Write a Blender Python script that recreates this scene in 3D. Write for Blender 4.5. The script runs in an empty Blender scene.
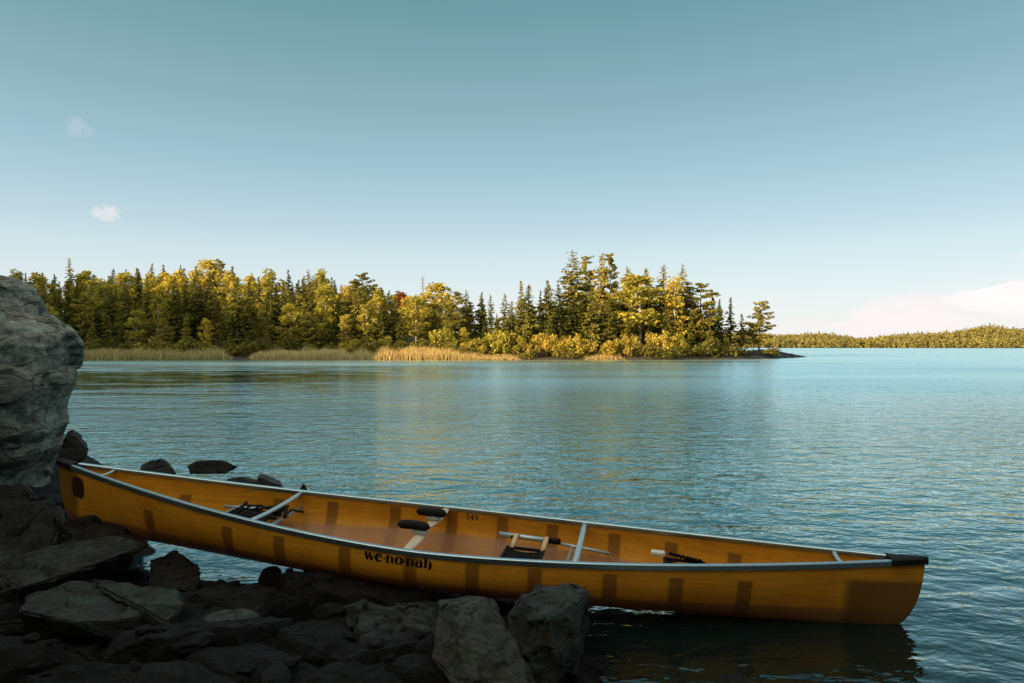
import bpy, bmesh, math, random
import numpy as np
from mathutils import Vector, Matrix, noise

random.seed(7)
R = np.random.RandomState(11)
sc = bpy.context.scene
COL = sc.collection
F, CH, HZ = 683.0, 1.57, 346.5          # focal length in pixels, eye height, horizon row of the photograph
PITCH = math.atan((HZ - 341.5) / F)

# ------------------------------------------------------------------ helpers
def X(px, D): return (px - 512.0) / F * D
def Z(py, D): return CH + (HZ - py) / F * D
def P(px, py, D): return (X(px, D), D, Z(py, D))

def tag(o, label=None, cat=None, group=None, kind=None):
    if label: o['label'] = label
    if cat: o['category'] = cat
    if group: o['group'] = group
    if kind: o['kind'] = kind
    return o

def mesh(name, V, Fc, mat=None, parent=None, smooth=False, loc=None):
    me = bpy.data.meshes.new(name)
    V = np.asarray(V, float)
    if isinstance(Fc, np.ndarray):
        Fc = Fc.tolist()
    me.from_pydata(V.tolist(), [], Fc)
    me.update()
    if smooth:
        me.polygons.foreach_set('use_smooth', [True] * len(me.polygons))
    o = bpy.data.objects.new(name, me)
    COL.objects.link(o)
    if mat:
        for m in (mat if isinstance(mat, (list, tuple)) else [mat]):
            me.materials.append(m)
    if parent: o.parent = parent
    if loc is not None: o.location = loc
    return o

def empty(name, loc=(0, 0, 0), rot=(0, 0, 0)):
    o = bpy.data.objects.new(name, None)
    COL.objects.link(o)
    o.location = loc
    o.rotation_euler = rot
    o.empty_display_size = 0.2
    return o

class MB:
    """collects pieces of one part"""
    def __init__(s): s.V = []; s.F = []
    def add(s, V, Fc):
        n = len(s.V)
        s.V += [tuple(v) for v in V]
        s.F += [[i + n for i in f] for f in Fc]
    def tube(s, pts, r, n=8, cap=True, flat=1.0):
        pts = [Vector(p) for p in pts]
        rr = r if isinstance(r, (list, tuple)) else [r] * len(pts)
        V = []; Fc = []
        for i, p in enumerate(pts):
            a = pts[max(i - 1, 0)]; b = pts[min(i + 1, len(pts) - 1)]
            t = (b - a).normalized()
            up = Vector((0, 0, 1)) if abs(t.z) < .95 else Vector((1, 0, 0))
            u = t.cross(up).normalized(); w = u.cross(t).normalized()
            for k in range(n):
                an = 2 * math.pi * k / n
                V.append(p + (u * math.cos(an) + w * math.sin(an) * flat) * rr[i])
        for i in range(len(pts) - 1):
            for k in range(n):
                k2 = (k + 1) % n
                Fc.append([i * n + k, i * n + k2, (i + 1) * n + k2, (i + 1) * n + k])
        if cap:
            Fc.append(list(range(n))[::-1]); Fc.append([(len(pts) - 1) * n + k for k in range(n)])
        s.add(V, Fc)
    def box(s, c, d, M=None):
        V = [Vector((c[0] + sx * d[0] / 2, c[1] + sy * d[1] / 2, c[2] + sz * d[2] / 2)) for sx in (-1, 1) for sy in (-1, 1) for sz in (-1, 1)]
        if M: V = [M @ v for v in V]
        s.add(V, [[0, 1, 3, 2], [4, 6, 7, 5], [0, 4, 5, 1], [2, 3, 7, 6], [0, 2, 6, 4], [1, 5, 7, 3]])
    def build(s, name, mat, parent=None, smooth=False, bevel=0):
        o = mesh(name, s.V, s.F, mat, parent, smooth)
        if bevel:
            b = o.modifiers.new('bevel', 'BEVEL'); b.width = bevel; b.segments = 2
        return o

# ------------------------------------------------------------------ materials
def newmat(name):
    m = bpy.data.materials.new(name); m.use_nodes = True
    nt = m.node_tree
    for n in list(nt.nodes): nt.nodes.remove(n)
    out = nt.nodes.new('ShaderNodeOutputMaterial')
    return m, nt, out

def N(nt, t, **kw):
    n = nt.nodes.new(t)
    for k, v in kw.items():
        if k.startswith('i_'):
            key = k[2:]
            n.inputs[int(key) if key.isdigit() else key.replace('_', ' ')].default_value = v
        else: setattr(n, k, v)
    return n

def ramp(nt, stops, interp='LINEAR'):
    r = nt.nodes.new('ShaderNodeValToRGB')
    r.color_ramp.interpolation = interp
    el = r.color_ramp.elements
    while len(el) < len(stops): el.new(.5)
    for e, (p, c) in zip(el, stops):
        e.position = p
        e.color = (c if isinstance(c, tuple) else (c, c, c)) + (1,)
    return r

def simple(name, col, rough=.5, metal=0, noise_amt=.12, nscale=30, bump=0.0, coat=0):
    m, nt, out = newmat(name)
    b = N(nt, 'ShaderNodeBsdfPrincipled'); L = nt.links
    b.inputs['Roughness'].default_value = rough
    b.inputs['Metallic'].default_value = metal
    b.inputs['Coat Weight'].default_value = coat
    if max(col) < .02: b.inputs['Specular IOR Level'].default_value = .2
    tc = N(nt, 'ShaderNodeTexCoord'); no = N(nt, 'ShaderNodeTexNoise', i_Scale=nscale, i_Detail=5)
    L.new(tc.outputs['Object'], no.inputs['Vector'])
    r = ramp(nt, [(.3, tuple(c * (1 - noise_amt * 2) for c in col)), (.7, tuple(min(1, c * (1 + noise_amt * 2)) for c in col))])
    L.new(no.outputs['Fac'], r.inputs['Fac']); L.new(r.outputs['Color'], b.inputs['Base Color'])
    if bump:
        bp = N(nt, 'ShaderNodeBump', i_Distance=bump); L.new(no.outputs['Fac'], bp.inputs['Height']); L.new(bp.outputs['Normal'], b.inputs['Normal'])
    L.new(b.outputs[0], out.inputs[0])
    return m

def rock_mat(name, dark, light, lichen=(.22, .26, .2), lich=.5, scale=3.0, bump=.02, rough=.75, spec=.16):
    m, nt, out = newmat(name); L = nt.links
    b = N(nt, 'ShaderNodeBsdfPrincipled')
    g = N(nt, 'ShaderNodeNewGeometry')
    n1 = N(nt, 'ShaderNodeTexNoise', i_Scale=scale, i_Detail=9, i_Roughness=.65)
    n2 = N(nt, 'ShaderNodeTexNoise', i_Scale=scale * 7, i_Detail=8, i_Roughness=.7)
    mp = N(nt, 'ShaderNodeMapping'); mp.inputs['Scale'].default_value = (1, 1, 3.2); mp.inputs['Rotation'].default_value = (.5, .35, 0)
    L.new(g.outputs['Position'], mp.inputs['Vector'])
    n3 = N(nt, 'ShaderNodeTexNoise', i_Scale=scale * 1.6, i_Detail=8, i_Roughness=.7, i_Distortion=.6)
    vo = N(nt, 'ShaderNodeTexVoronoi', feature='DISTANCE_TO_EDGE', i_Scale=scale * .8)
    L.new(g.outputs['Position'], n1.inputs['Vector']); L.new(g.outputs['Position'], n2.inputs['Vector']); L.new(mp.outputs[0], n3.inputs['Vector'])
    ds = N(nt, 'ShaderNodeMixRGB', blend_type='ADD', i_Fac=.35); L.new(mp.outputs[0], ds.inputs[1]); L.new(n1.outputs['Color'], ds.inputs[2]); L.new(ds.outputs[0], vo.inputs['Vector'])
    r1 = ramp(nt, [(.32, dark), (.55, tuple((a + c) / 2 for a, c in zip(dark, light))), (.75, light)])
    L.new(n3.outputs['Fac'], r1.inputs['Fac'])
    r2 = ramp(nt, [(.5, 0.0), (.62, lich)])
    L.new(n1.outputs['Fac'], r2.inputs['Fac'])
    mx = N(nt, 'ShaderNodeMixRGB'); L.new(r2.outputs[0], mx.inputs[0]); L.new(r1.outputs[0], mx.inputs[1]); mx.inputs[2].default_value = lichen + (1,)
    r3 = ramp(nt, [(.3, .45), (.6, 1.15)]); L.new(n2.outputs['Fac'], r3.inputs['Fac'])
    m2 = N(nt, 'ShaderNodeMixRGB', blend_type='MULTIPLY', i_Fac=1.0); L.new(mx.outputs[0], m2.inputs[1]); L.new(r3.outputs[0], m2.inputs[2])
    r4 = ramp(nt, [(0.0, .35), (.035, 1.0)]); L.new(vo.outputs['Distance'], r4.inputs['Fac'])
    m3 = N(nt, 'ShaderNodeMixRGB', blend_type='MULTIPLY', i_Fac=.6); L.new(m2.outputs[0], m3.inputs[1]); L.new(r4.outputs[0], m3.inputs[2])
    L.new(m3.outputs[0], b.inputs['Base Color'])
    b.inputs['Roughness'].default_value = rough; b.inputs['Specular IOR Level'].default_value = spec
    b1 = N(nt, 'ShaderNodeBump', i_Distance=bump * 2.5); L.new(n3.outputs['Fac'], b1.inputs['Height'])
    b2 = N(nt, 'ShaderNodeBump', i_Distance=bump * .6); L.new(n2.outputs['Fac'], b2.inputs['Height']); L.new(b1.outputs[0], b2.inputs['Normal'])
    b3 = N(nt, 'ShaderNodeBump', i_Distance=bump, i_Strength=.8); L.new(r4.outputs[0], b3.inputs['Height']); L.new(b2.outputs[0], b3.inputs['Normal'])
    L.new(b3.outputs[0], b.inputs['Normal'])
    L.new(b.outputs[0], out.inputs[0])
    return m

def leaf_mat(name, c1, c2, trans=.3, nscale=1.1):
    m, nt, out = newmat(name); L = nt.links
    oi = N(nt, 'ShaderNodeObjectInfo'); g = N(nt, 'ShaderNodeNewGeometry')
    r = ramp(nt, [(0.0, c1), (1.0, c2)])
    n1 = N(nt, 'ShaderNodeTexNoise', i_Scale=nscale, i_Detail=3); L.new(g.outputs['Position'], n1.inputs['Vector'])
    ma = N(nt, 'ShaderNodeMath', operation='MULTIPLY_ADD'); L.new(n1.outputs['Fac'], ma.inputs[0]); ma.inputs[1].default_value = 1.2; ma.inputs[2].default_value = -.6
    ad = N(nt, 'ShaderNodeMath', operation='ADD', use_clamp=True); L.new(ma.outputs[0], ad.inputs[0]); L.new(oi.outputs['Random'], ad.inputs[1])
    L.new(ad.outputs[0], r.inputs['Fac'])
    pr = ramp(nt, [(0.0, .6), (1.0, 1.35)]); L.new(g.outputs['Random Per Island'], pr.inputs['Fac'])
    mu = N(nt, 'ShaderNodeMixRGB', blend_type='MULTIPLY', i_Fac=1.0); L.new(r.outputs[0], mu.inputs[1]); L.new(pr.outputs[0], mu.inputs[2])
    d = N(nt, 'ShaderNodeBsdfDiffuse'); t = N(nt, 'ShaderNodeBsdfTranslucent'); mx = N(nt, 'ShaderNodeMixShader', i_Fac=trans)
    L.new(mu.outputs[0], d.inputs[0]); L.new(mu.outputs[0], t.inputs[0]); L.new(d.outputs[0], mx.inputs[1]); L.new(t.outputs[0], mx.inputs[2])
    L.new(mx.outputs[0], out.inputs[0])
    return m

M = {}
M['boulder'] = rock_mat('boulder rock', (.13, .13, .11), (.58, .57, .47), (.40, .50, .41), .8, 2.2, .05)
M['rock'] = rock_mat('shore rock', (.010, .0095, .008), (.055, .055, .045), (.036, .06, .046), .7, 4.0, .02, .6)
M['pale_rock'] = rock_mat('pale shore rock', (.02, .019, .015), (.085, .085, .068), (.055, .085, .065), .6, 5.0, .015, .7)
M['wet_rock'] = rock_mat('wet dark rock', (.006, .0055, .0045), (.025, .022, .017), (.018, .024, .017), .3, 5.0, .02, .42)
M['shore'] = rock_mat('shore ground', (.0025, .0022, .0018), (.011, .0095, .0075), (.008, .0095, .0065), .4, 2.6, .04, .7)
M['soil'] = simple('forest soil', (.05, .045, .025), .9, 0, .3, 2)
M['bed'] = simple('lake bed silt', (.02, .022, .018), .9, 0, .2, 3)
M['bark'] = simple('bark', (.12, .09, .07), .85, 0, .25, 9, .01)
M['pale_bark'] = simple('pale bark', (.42, .38, .32), .8, 0, .25, 7, .005)
M['dead_wood'] = simple('grey dead wood', (.13, .12, .11), .85, 0, .2, 9)
M['spruce'] = leaf_mat('spruce needles', (.065, .075, .018), (.24, .22, .045), .25)
M['pine'] = leaf_mat('pine needles', (.13, .13, .028), (.36, .30, .06), .3)
M['aspen'] = leaf_mat('aspen leaves', (.34, .31, .05), (.58, .46, .08), .4)
M['bush'] = leaf_mat('shoreline bush leaves', (.34, .31, .05), (.52, .39, .08), .4)
M['green_bush'] = leaf_mat('green bush leaves', (.11, .115, .027), (.28, .24, .055), .3)
M['red_leaf'] = leaf_mat('reddish leaves', (.3, .12, .03), (.35, .1, .04), .35)
M['reed'] = leaf_mat('dry reeds', (.46, .34, .14), (.62, .46, .2), .3)
M['green_reed'] = leaf_mat('olive reeds', (.42, .38, .17), (.6, .5, .25), .3)
M['far'] = leaf_mat('far forest leaves', (.055, .075, .03), (.27, .23, .075), .2, .07)

def hull_mat():
    m, nt, out = newmat('amber laminate'); L = nt.links
    b = N(nt, 'ShaderNodeBsdfPrincipled')
    tc = N(nt, 'ShaderNodeTexCoord'); sp = N(nt, 'ShaderNodeSeparateXYZ'); L.new(tc.outputs['Object'], sp.inputs[0])
    def math_(op, a, bb=None, clamp=False):
        n = N(nt, 'ShaderNodeMath', operation=op, use_clamp=clamp)
        for i, v in enumerate((a, bb)):
            if v is None: continue
            if isinstance(v, (int, float)): n.inputs[i].default_value = v
            else: L.new(v, n.inputs[i])
        return n.outputs[0]
    def sstep(v, lo, hi):
        n = N(nt, 'ShaderNodeMapRange', interpolation_type='SMOOTHSTEP'); L.new(v, n.inputs[0]); n.inputs[1].default_value = lo; n.inputs[2].default_value = hi
        return n.outputs[0]
    x, y, z = sp.outputs
    no = N(nt, 'ShaderNodeTexNoise', i_Scale=5, i_Detail=6, i_Roughness=.6); L.new(tc.outputs['Object'], no.inputs['Vector'])
    wob = math_('MULTIPLY', math_('SUBTRACT', no.outputs['Fac'], .5), .02)
    # rib bands: the core strips show dark through the laminate
    xw = math_('ADD', x, math_('MULTIPLY', wob, .4)); band = None
    for rx_ in RIBX:
        bnd = math_('SUBTRACT', 1, sstep(math_('ABSOLUTE', math_('SUBTRACT', xw, rx_)), .030, .050))
        band = bnd if band is None else math_('MAXIMUM', band, bnd)
    side = sstep(z, .315, .28)     # bands stop short of the gunwale
    n = nt.nodes.new('ShaderNodeMapRange'); n.interpolation_type = 'SMOOTHSTEP'; L.new(z, n.inputs[0])
    n.inputs[1].default_value = .285; n.inputs[2].default_value = .295; n.inputs[3].default_value = 1; n.inputs[4].default_value = 0
    band = math_('MULTIPLY', band, n.outputs[0])
    wide = math_('SUBTRACT', 1, sstep(math_('ABSOLUTE', x), 2.25, 2.27)); band = math_('MULTIPLY', band, wide)
    # floor core
    fl = N(nt, 'ShaderNodeMapRange', interpolation_type='SMOOTHSTEP'); L.new(math_('ADD', z, wob), fl.inputs[0])
    fl.inputs[1].default_value = .125; fl.inputs[2].default_value = .155; fl.inputs[3].default_value = 1; fl.inputs[4].default_value = 0
    endp = math_('MULTIPLY', sstep(x, 2.35, 2.42), math_('SUBTRACT', 1, sstep(z, .30, .34)))
    endl = math_('SUBTRACT', 1, sstep(x, -2.66, -2.60))
    # weave / streaks
    mp = N(nt, 'ShaderNodeMapping'); mp.inputs['Scale'].default_value = (1.5, 4, 26); L.new(tc.outputs['Object'], mp.inputs[0])
    st = N(nt, 'ShaderNodeTexNoise', i_Scale=3, i_Detail=4); L.new(mp.outputs[0], st.inputs['Vector'])
    rc = ramp(nt, [(.25, (.64, .27, .022)), (.5, (.76, .345, .026)), (.8, (.84, .42, .04))])
    L.new(no.outputs['Fac'], rc.inputs['Fac'])
    rs = ramp(nt, [(.35, .82), (.6, 1.0)]); L.new(st.outputs['Fac'], rs.inputs['Fac'])
    mu = N(nt, 'ShaderNodeMixRGB', blend_type='MULTIPLY', i_Fac=1.0); L.new(rc.outputs[0], mu.inputs[1]); L.new(rs.outputs[0], mu.inputs[2])
    def over(col, fac, c, amt=1.0):
        k = N(nt, 'ShaderNodeMixRGB'); L.new(math_('MULTIPLY', fac, amt), k.inputs[0]); L.new(col, k.inputs[1]); k.inputs[2].default_value = c + (1,)
        return k.outputs[0]
    c = over(mu.outputs[0], band, (.15, .06, .018), .7)
    c = over(c, fl.outputs[0], (.34, .155, .065), .75)
    c = over(c, endp, (.13, .065, .022), .8)
    c = over(c, endl, (.12, .05, .018), .75)
    # scuffs and dried dirt, heavier on the belly
    sc_ = N(nt, 'ShaderNodeTexNoise', i_Scale=9, i_Detail=10, i_Roughness=.75, i_Distortion=1.2); mps = N(nt, 'ShaderNodeMapping'); mps.inputs['Scale'].default_value = (.6, 1, 2.5); L.new(tc.outputs['Object'], mps.inputs[0]); L.new(mps.outputs[0], sc_.inputs['Vector'])
    rsf = ramp(nt, [(.56, 0.0), (.72, .55)]); L.new(sc_.outputs['Fac'], rsf.inputs[0])
    c = over(c, rsf.outputs[0], (.22, .13, .05), .8)
    L.new(c, b.inputs['Base Color'])
    rr_ = ramp(nt, [(.4, .28), (.7, .55)]); L.new(sc_.outputs['Fac'], rr_.inputs[0]); L.new(rr_.outputs[0], b.inputs['Roughness'])
    b.inputs['Specular IOR Level'].default_value = .35
    bp = N(nt, 'ShaderNodeBump', i_Distance=.0015); L.new(st.outputs['Fac'], bp.inputs['Height']); L.new(bp.outputs[0], b.inputs['Normal'])
    tr = N(nt, 'ShaderNodeBsdfTranslucent'); L.new(c, tr.inputs[0]); mx = N(nt, 'ShaderNodeMixShader', i_Fac=.22)
    L.new(b.outputs[0], mx.inputs[1]); L.new(tr.outputs[0], mx.inputs[2]); L.new(mx.outputs[0], out.inputs[0])
    return m

RIBX = [-1.945, -1.29, -.905, -.455, -.045, .318, .67, 1.085, 1.448, 1.825]
M['hull'] = hull_mat()
M['alu'] = simple('brushed aluminium', (.34, .47, .52), .33, .9, .05, 60)
M['alu_tube'] = simple('pale aluminium tube', (.42, .52, .55), .4, .6, .05, 60)
M['ash'] = simple('cream painted yoke', (.55, .45, .32), .5, 0, .08, 25)
M['black'] = simple('black vinyl', (.006, .006, .006), .7, 0, .1, 40)
M['webbing'] = simple('black webbing', (.005, .005, .005), .9, 0, .2, 120, .002)
M['tan'] = simple('tan webbing strap', (.55, .38, .2), .8, 0, .1, 90)
M['white'] = simple('off white plastic', (.6, .6, .58), .5, 0, .05, 50)
M['ink'] = simple('black decal film', (.01, .008, .007), .4, 0, .1, 50)
M['emblem'] = simple('dark brown decal film', (.035, .018, .01), .4, 0, .2, 30)

# ------------------------------------------------------------------ water
def water_mat():
    m, nt, out = newmat('lake water'); L = nt.links
    b = N(nt, 'ShaderNodeBsdfPrincipled')
    b.inputs['Roughness'].default_value = .06
    b.inputs['IOR'].default_value = 1.42
    g = N(nt, 'ShaderNodeNewGeometry')
    def noise_(sx, sy, rot, detail=3, rough=.55, dist=.0):
        mp = N(nt, 'ShaderNodeMapping'); mp.inputs['Scale'].default_value = (sx, sy, 1); mp.inputs['Rotation'].default_value = (0, 0, rot)
        L.new(g.outputs['Position'], mp.inputs[0])
        n = N(nt, 'ShaderNodeTexNoise', i_Scale=1.0, i_Detail=detail, i_Roughness=rough, i_Distortion=dist); L.new(mp.outputs[0], n.inputs['Vector'])
        return n.outputs['Fac']
    def m_(op, a, bb, clamp=False):
        n = N(nt, 'ShaderNodeMath', operation=op, use_clamp=clamp)
        for i, v in enumerate((a, bb)):
            if isinstance(v, (int, float)): n.inputs[i].default_value = v
            else: L.new(v, n.inputs[i])
        return n.outputs[0]
    big = noise_(1.1, 2.0, .12, 3, .5, .4)
    mid = noise_(3.6, 5.6, -.12, 3, .55, .5)
    fine = noise_(11, 15, .2, 2, .5, .2)
    h = m_('ADD', m_('ADD', m_('MULTIPLY', big, .075), m_('MULTIPLY', mid, .044)), m_('MULTIPLY', fine, .0075))
    # wind lanes: calmer and rougher strips of the lake
    lane = noise_(.012, .06, .05, 3, .5)
    r = ramp(nt, [(.35, .6), (.65, 1.2)]); L.new(lane, r.inputs[0])
    sp = N(nt, 'ShaderNodeSeparateXYZ'); L.new(g.outputs['Position'], sp.inputs[0])
    mr = N(nt, 'ShaderNodeMapRange', interpolation_type='SMOOTHSTEP'); L.new(sp.outputs[1], mr.inputs[0])
    mr.inputs[1].default_value = 3.6; mr.inputs[2].default_value = 8; mr.inputs[3].default_value = .6; mr.inputs[4].default_value = 1.0
    fm = N(nt, 'ShaderNodeMapRange', interpolation_type='SMOOTHSTEP'); L.new(sp.outputs[1], fm.inputs[0]); fm.inputs[1].default_value = 9; fm.inputs[2].default_value = 60; fm.inputs[3].default_value = 1.0; fm.inputs[4].default_value = .4
    h = m_('MULTIPLY', h, fm.outputs[0])
    h = m_('MULTIPLY', h, m_('MULTIPLY', r.outputs[0], mr.outputs[0]))
    # shallow water shows the dark bed, deep water is teal
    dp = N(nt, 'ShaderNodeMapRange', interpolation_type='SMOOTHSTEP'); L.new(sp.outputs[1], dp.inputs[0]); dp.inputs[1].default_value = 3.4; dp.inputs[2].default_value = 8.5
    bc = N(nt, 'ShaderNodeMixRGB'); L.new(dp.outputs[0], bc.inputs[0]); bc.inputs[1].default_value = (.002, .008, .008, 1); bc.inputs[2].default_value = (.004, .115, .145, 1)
    def band(v, a, b_, c, d):
        p = N(nt, 'ShaderNodeMapRange', interpolation_type='SMOOTHSTEP'); L.new(v, p.inputs[0]); p.inputs[1].default_value = a; p.inputs[2].default_value = b_
        q = N(nt, 'ShaderNodeMapRange', interpolation_type='SMOOTHSTEP'); L.new(v, q.inputs[0]); q.inputs[1].default_value = c; q.inputs[2].default_value = d; q.inputs[3].default_value = 1; q.inputs[4].default_value = 0
        return m_('MULTIPLY', p.outputs[0], q.outputs[0])
    # the sheltered strip in the lee of the left shore lies calmer
    wob = m_('ADD', sp.outputs[1], m_('MULTIPLY', m_('SUBTRACT', noise_(.22, .5, 0, 4, .65), .5), 60.0))
    lee = m_('MULTIPLY', band(wob, 13, 30, 36, 52), band(sp.outputs[0], -90, -60, -12, 4))
    h = m_('MULTIPLY', h, m_('SUBTRACT', 1.0, m_('MULTIPLY', lee, .78)))
    bp = N(nt, 'ShaderNodeBump', i_Distance=1.0, i_Strength=1.0); L.new(h, bp.inputs['Height']); L.new(bp.outputs[0], b.inputs['Normal'])
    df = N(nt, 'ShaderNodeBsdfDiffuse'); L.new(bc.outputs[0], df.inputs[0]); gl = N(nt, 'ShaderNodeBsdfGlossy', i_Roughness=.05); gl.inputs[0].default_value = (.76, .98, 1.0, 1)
    fr = N(nt, 'ShaderNodeFresnel', i_IOR=1.42); L.new(bp.outputs[0], fr.inputs['Normal']); L.new(bp.outputs[0], gl.inputs['Normal'])
    # far off, the ripples are finer than the eye resolves: they act as roughness
    fd = N(nt, 'ShaderNodeMapRange', interpolation_type='SMOOTHSTEP'); L.new(sp.outputs[1], fd.inputs[0]); fd.inputs[1].default_value = 3.5; fd.inputs[2].default_value = 40; fd.inputs[3].default_value = .06; fd.inputs[4].default_value = .27
    ro = m_('MULTIPLY', m_('MULTIPLY', fd.outputs[0], m_('SUBTRACT', 1.0, m_('MULTIPLY', lee, .85))), r.outputs[0]); L.new(m_('MAXIMUM', ro, .05), gl.inputs['Roughness'])
    nt.nodes.remove(b)
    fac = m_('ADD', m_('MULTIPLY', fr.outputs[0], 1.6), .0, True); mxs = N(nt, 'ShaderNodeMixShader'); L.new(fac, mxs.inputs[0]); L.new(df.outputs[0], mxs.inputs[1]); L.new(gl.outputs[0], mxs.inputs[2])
    L.new(mxs.outputs[0], out.inputs[0])
    return m
M['water'] = water_mat()
S_ = 4500
o = mesh('lake_water', [(-S_, -S_, 0), (S_, -S_, 0), (S_, S_, 0), (-S_, S_, 0)], [[0, 1, 2, 3]], M['water']); tag(o, kind='structure')
o = mesh('lake_bed', [(-S_, -S_, -3), (S_, -S_, -3), (S_, S_, -3), (-S_, S_, -3)], [[0, 1, 2, 3]], M['bed']); tag(o, kind='structure')

# ------------------------------------------------------------------ terrain
def fb(x, y, z=0, s=1.0, o=5):
    return noise.fractal(Vector((x * s, y * s, z)), 1.0, 2.0, o)

def smooth(a, b, x):
    t = min(1, max(0, (x - a) / (b - a))); return t * t * (3 - 2 * t)

def polydist(poly, x, y):
    """signed distance to a closed outline, positive inside"""
    d = 1e9; ins = False; n = len(poly)
    for i in range(n):
        x1, y1 = poly[i]; x2, y2 = poly[(i + 1) % n]
        dx, dy = x2 - x1, y2 - y1
        t = max(0, min(1, ((x - x1) * dx + (y - y1) * dy) / (dx * dx + dy * dy)))
        d = min(d, math.hypot(x - x1 - t * dx, y - y1 - t * dy))
        if (y1 > y) != (y2 > y) and x < (x2 - x1) * (y - y1) / (y2 - y1) + x1: ins = not ins
    return d if ins else -d

NEAR = [(1.35, 1.2), (1.0, 2.5), (.62, 3.1), (.48, 3.6), (.3, 4.2), (-.3, 4.55), (-1.0, 4.75), (-1.5, 4.85), (-1.68, 4.72), (-1.85, 4.68), (-2.15, 4.7), (-2.42, 4.85), (-2.5, 5.15), (-2.8, 5.5), (-3.3, 6.4), (-3.9, 7.6), (-5, 8.6), (-7.5, 9), (-30, 14), (-60, 20), (-60, -60), (40, -60), (40, -10), (14, -3.5), (5.5, -1.2), (2.2, .1)]
def near_h(x, y):
    d = polydist(NEAR, x, y)
    if d < 0: h = -.05 + d * .35
    else: h = -.05 + .55 * d ** .75 * .42
    if d > 0:
        h = min(h, .42 + .02 * d)
        back = smooth(5, -6, x) * (smooth(-1.0, -9, y) * 4 + smooth(-8, -22, y) * 6) + smooth(-4.5, -10, x) * 4.0 + smooth(-9, -26, x) * 9
        h += min(back, 14)
    if d > 0: h += smooth(2.2, 5, x) * smooth(.3, 2.6, d) * 4.6  # unseen bank behind right, added to darken the canoe's right end
    k = smooth(-.4, .3, d)
    # broken ledges: stepped noise
    a = fb(x * .8 + y * .5, y * 1.6 - x * .3, 3.3, 1.5, 4)
    st = math.floor(a * 5) / 5
    pv = Vector((x * 1.5 + y * .5 + .25 * fb(x, y, 7, 1.2, 2), y * 2.6 - x * .5, 0)); ds_, ps_ = noise.voronoi(pv)
    cv = noise.cell_vector(ps_[0] * 7.3); dl = pv - ps_[0]
    pl = (cv.x - .5) * .13 + (cv.y - .5) * dl.x * .16 + (cv.z - .5) * dl.y * .16 - .07 * max(0, 1 - (ds_[1] - ds_[0]) / .09)
    h += k * (smooth(.1, .8, d) * pl + .03 * st + .03 * fb(x, y, 9, 3.5, 5) + .012 * fb(x, y, 2, 14, 3))
    return max(h, -2.5)

def grid(name, xs, ys, fn, mat, smooth_=True):
    V = [(x, y, fn(x, y)) for y in ys for x in xs]
    nx, ny = len(xs), len(ys)
    Fc = [[j * nx + i, j * nx + i + 1, (j + 1) * nx + i + 1, (j + 1) * nx + i] for j in range(ny - 1) for i in range(nx - 1)]
    return mesh(name, V, Fc, mat, None, smooth_)
xs = list(np.r_[np.linspace(-60, -8, 30), np.linspace(-7.6, -4.1, 20), np.linspace(-4, 1.6, 225), np.linspace(1.8, 40, 30)])
ys = list(np.r_[np.linspace(-60, -6, 28), np.linspace(-5.6, 1.7, 30), np.linspace(1.75, 6.2, 180), np.linspace(6.4, 20, 34)])
o = grid('shore_ground', xs, ys, near_h, M['shore'], False); tag(o, kind='structure')

# far shores (left mainland, island and the point)
LAND = [(X(-160, 82), 70), (X(-60, 80), 79), (X(70, 80), 80), (X(230, 80), 80.5), (X(250, 80), 81), (X(372, 80), 80), (X(385, 79), 78.5), (X(440, 79), 78.8), (X(520, 80), 80), (X(600, 80), 79.5), (X(680, 80), 80), (X(735, 83), 83),
        (X(770, 90), 90), (X(797, 96), 97), (X(806, 101), 101), (X(796, 104), 105), (X(770, 108), 110), (X(720, 115), 117), (X(640, 122), 124), (X(560, 130), 135), (X(430, 150), 160), (-60, 200), (-180, 200), (-200, 90), (-180, 10), (-100, 5), (-66, 22), (-60, 42), (-72, 60)]
def land_h(x, y):
    d = polydist(LAND, x, y)
    if d < 0: return max(-2.5, d * .3)
    px = 512 + x / max(y, 1) * F
    left = smooth(470, 380, px)
    h = min(.3 * d, .35 + .02 * d)
    h += left * .115 * max(0, min(d - 4, 60)) + (1 - left) * .7 * smooth(3, 12, d)
    # wooded ridge to the west, outside the picture, whose shadow lies on the left shore
    u = (x + 74) * -.62 + (y - 36) * .78; v = (x + 74) * -.78 + (y - 36) * -.62
    if d > 1:
        h += (8.2 + 3.2 * smooth(5, 40, u)) * math.exp(-(v / 17) ** 2) * smooth(-12, 0, u) * smooth(1, 12, d)
    return h + .25 * fb(x, y, 5, .25, 3) * smooth(0, 5, d)
xs = list(np.linspace(-200, -92, 36)) + list(np.linspace(-90, 52, 125)); ys = list(np.linspace(0, 72, 30)) + list(np.linspace(74, 150, 70)) + list(np.linspace(155, 205, 12))
o = grid('island_ground', xs, ys, land_h, M['soil']); tag(o, kind='structure')

# low rocky ledge at the tip of the point
def tip_h(x, y):
    px = 512 + x / y * F
    return 0
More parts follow.
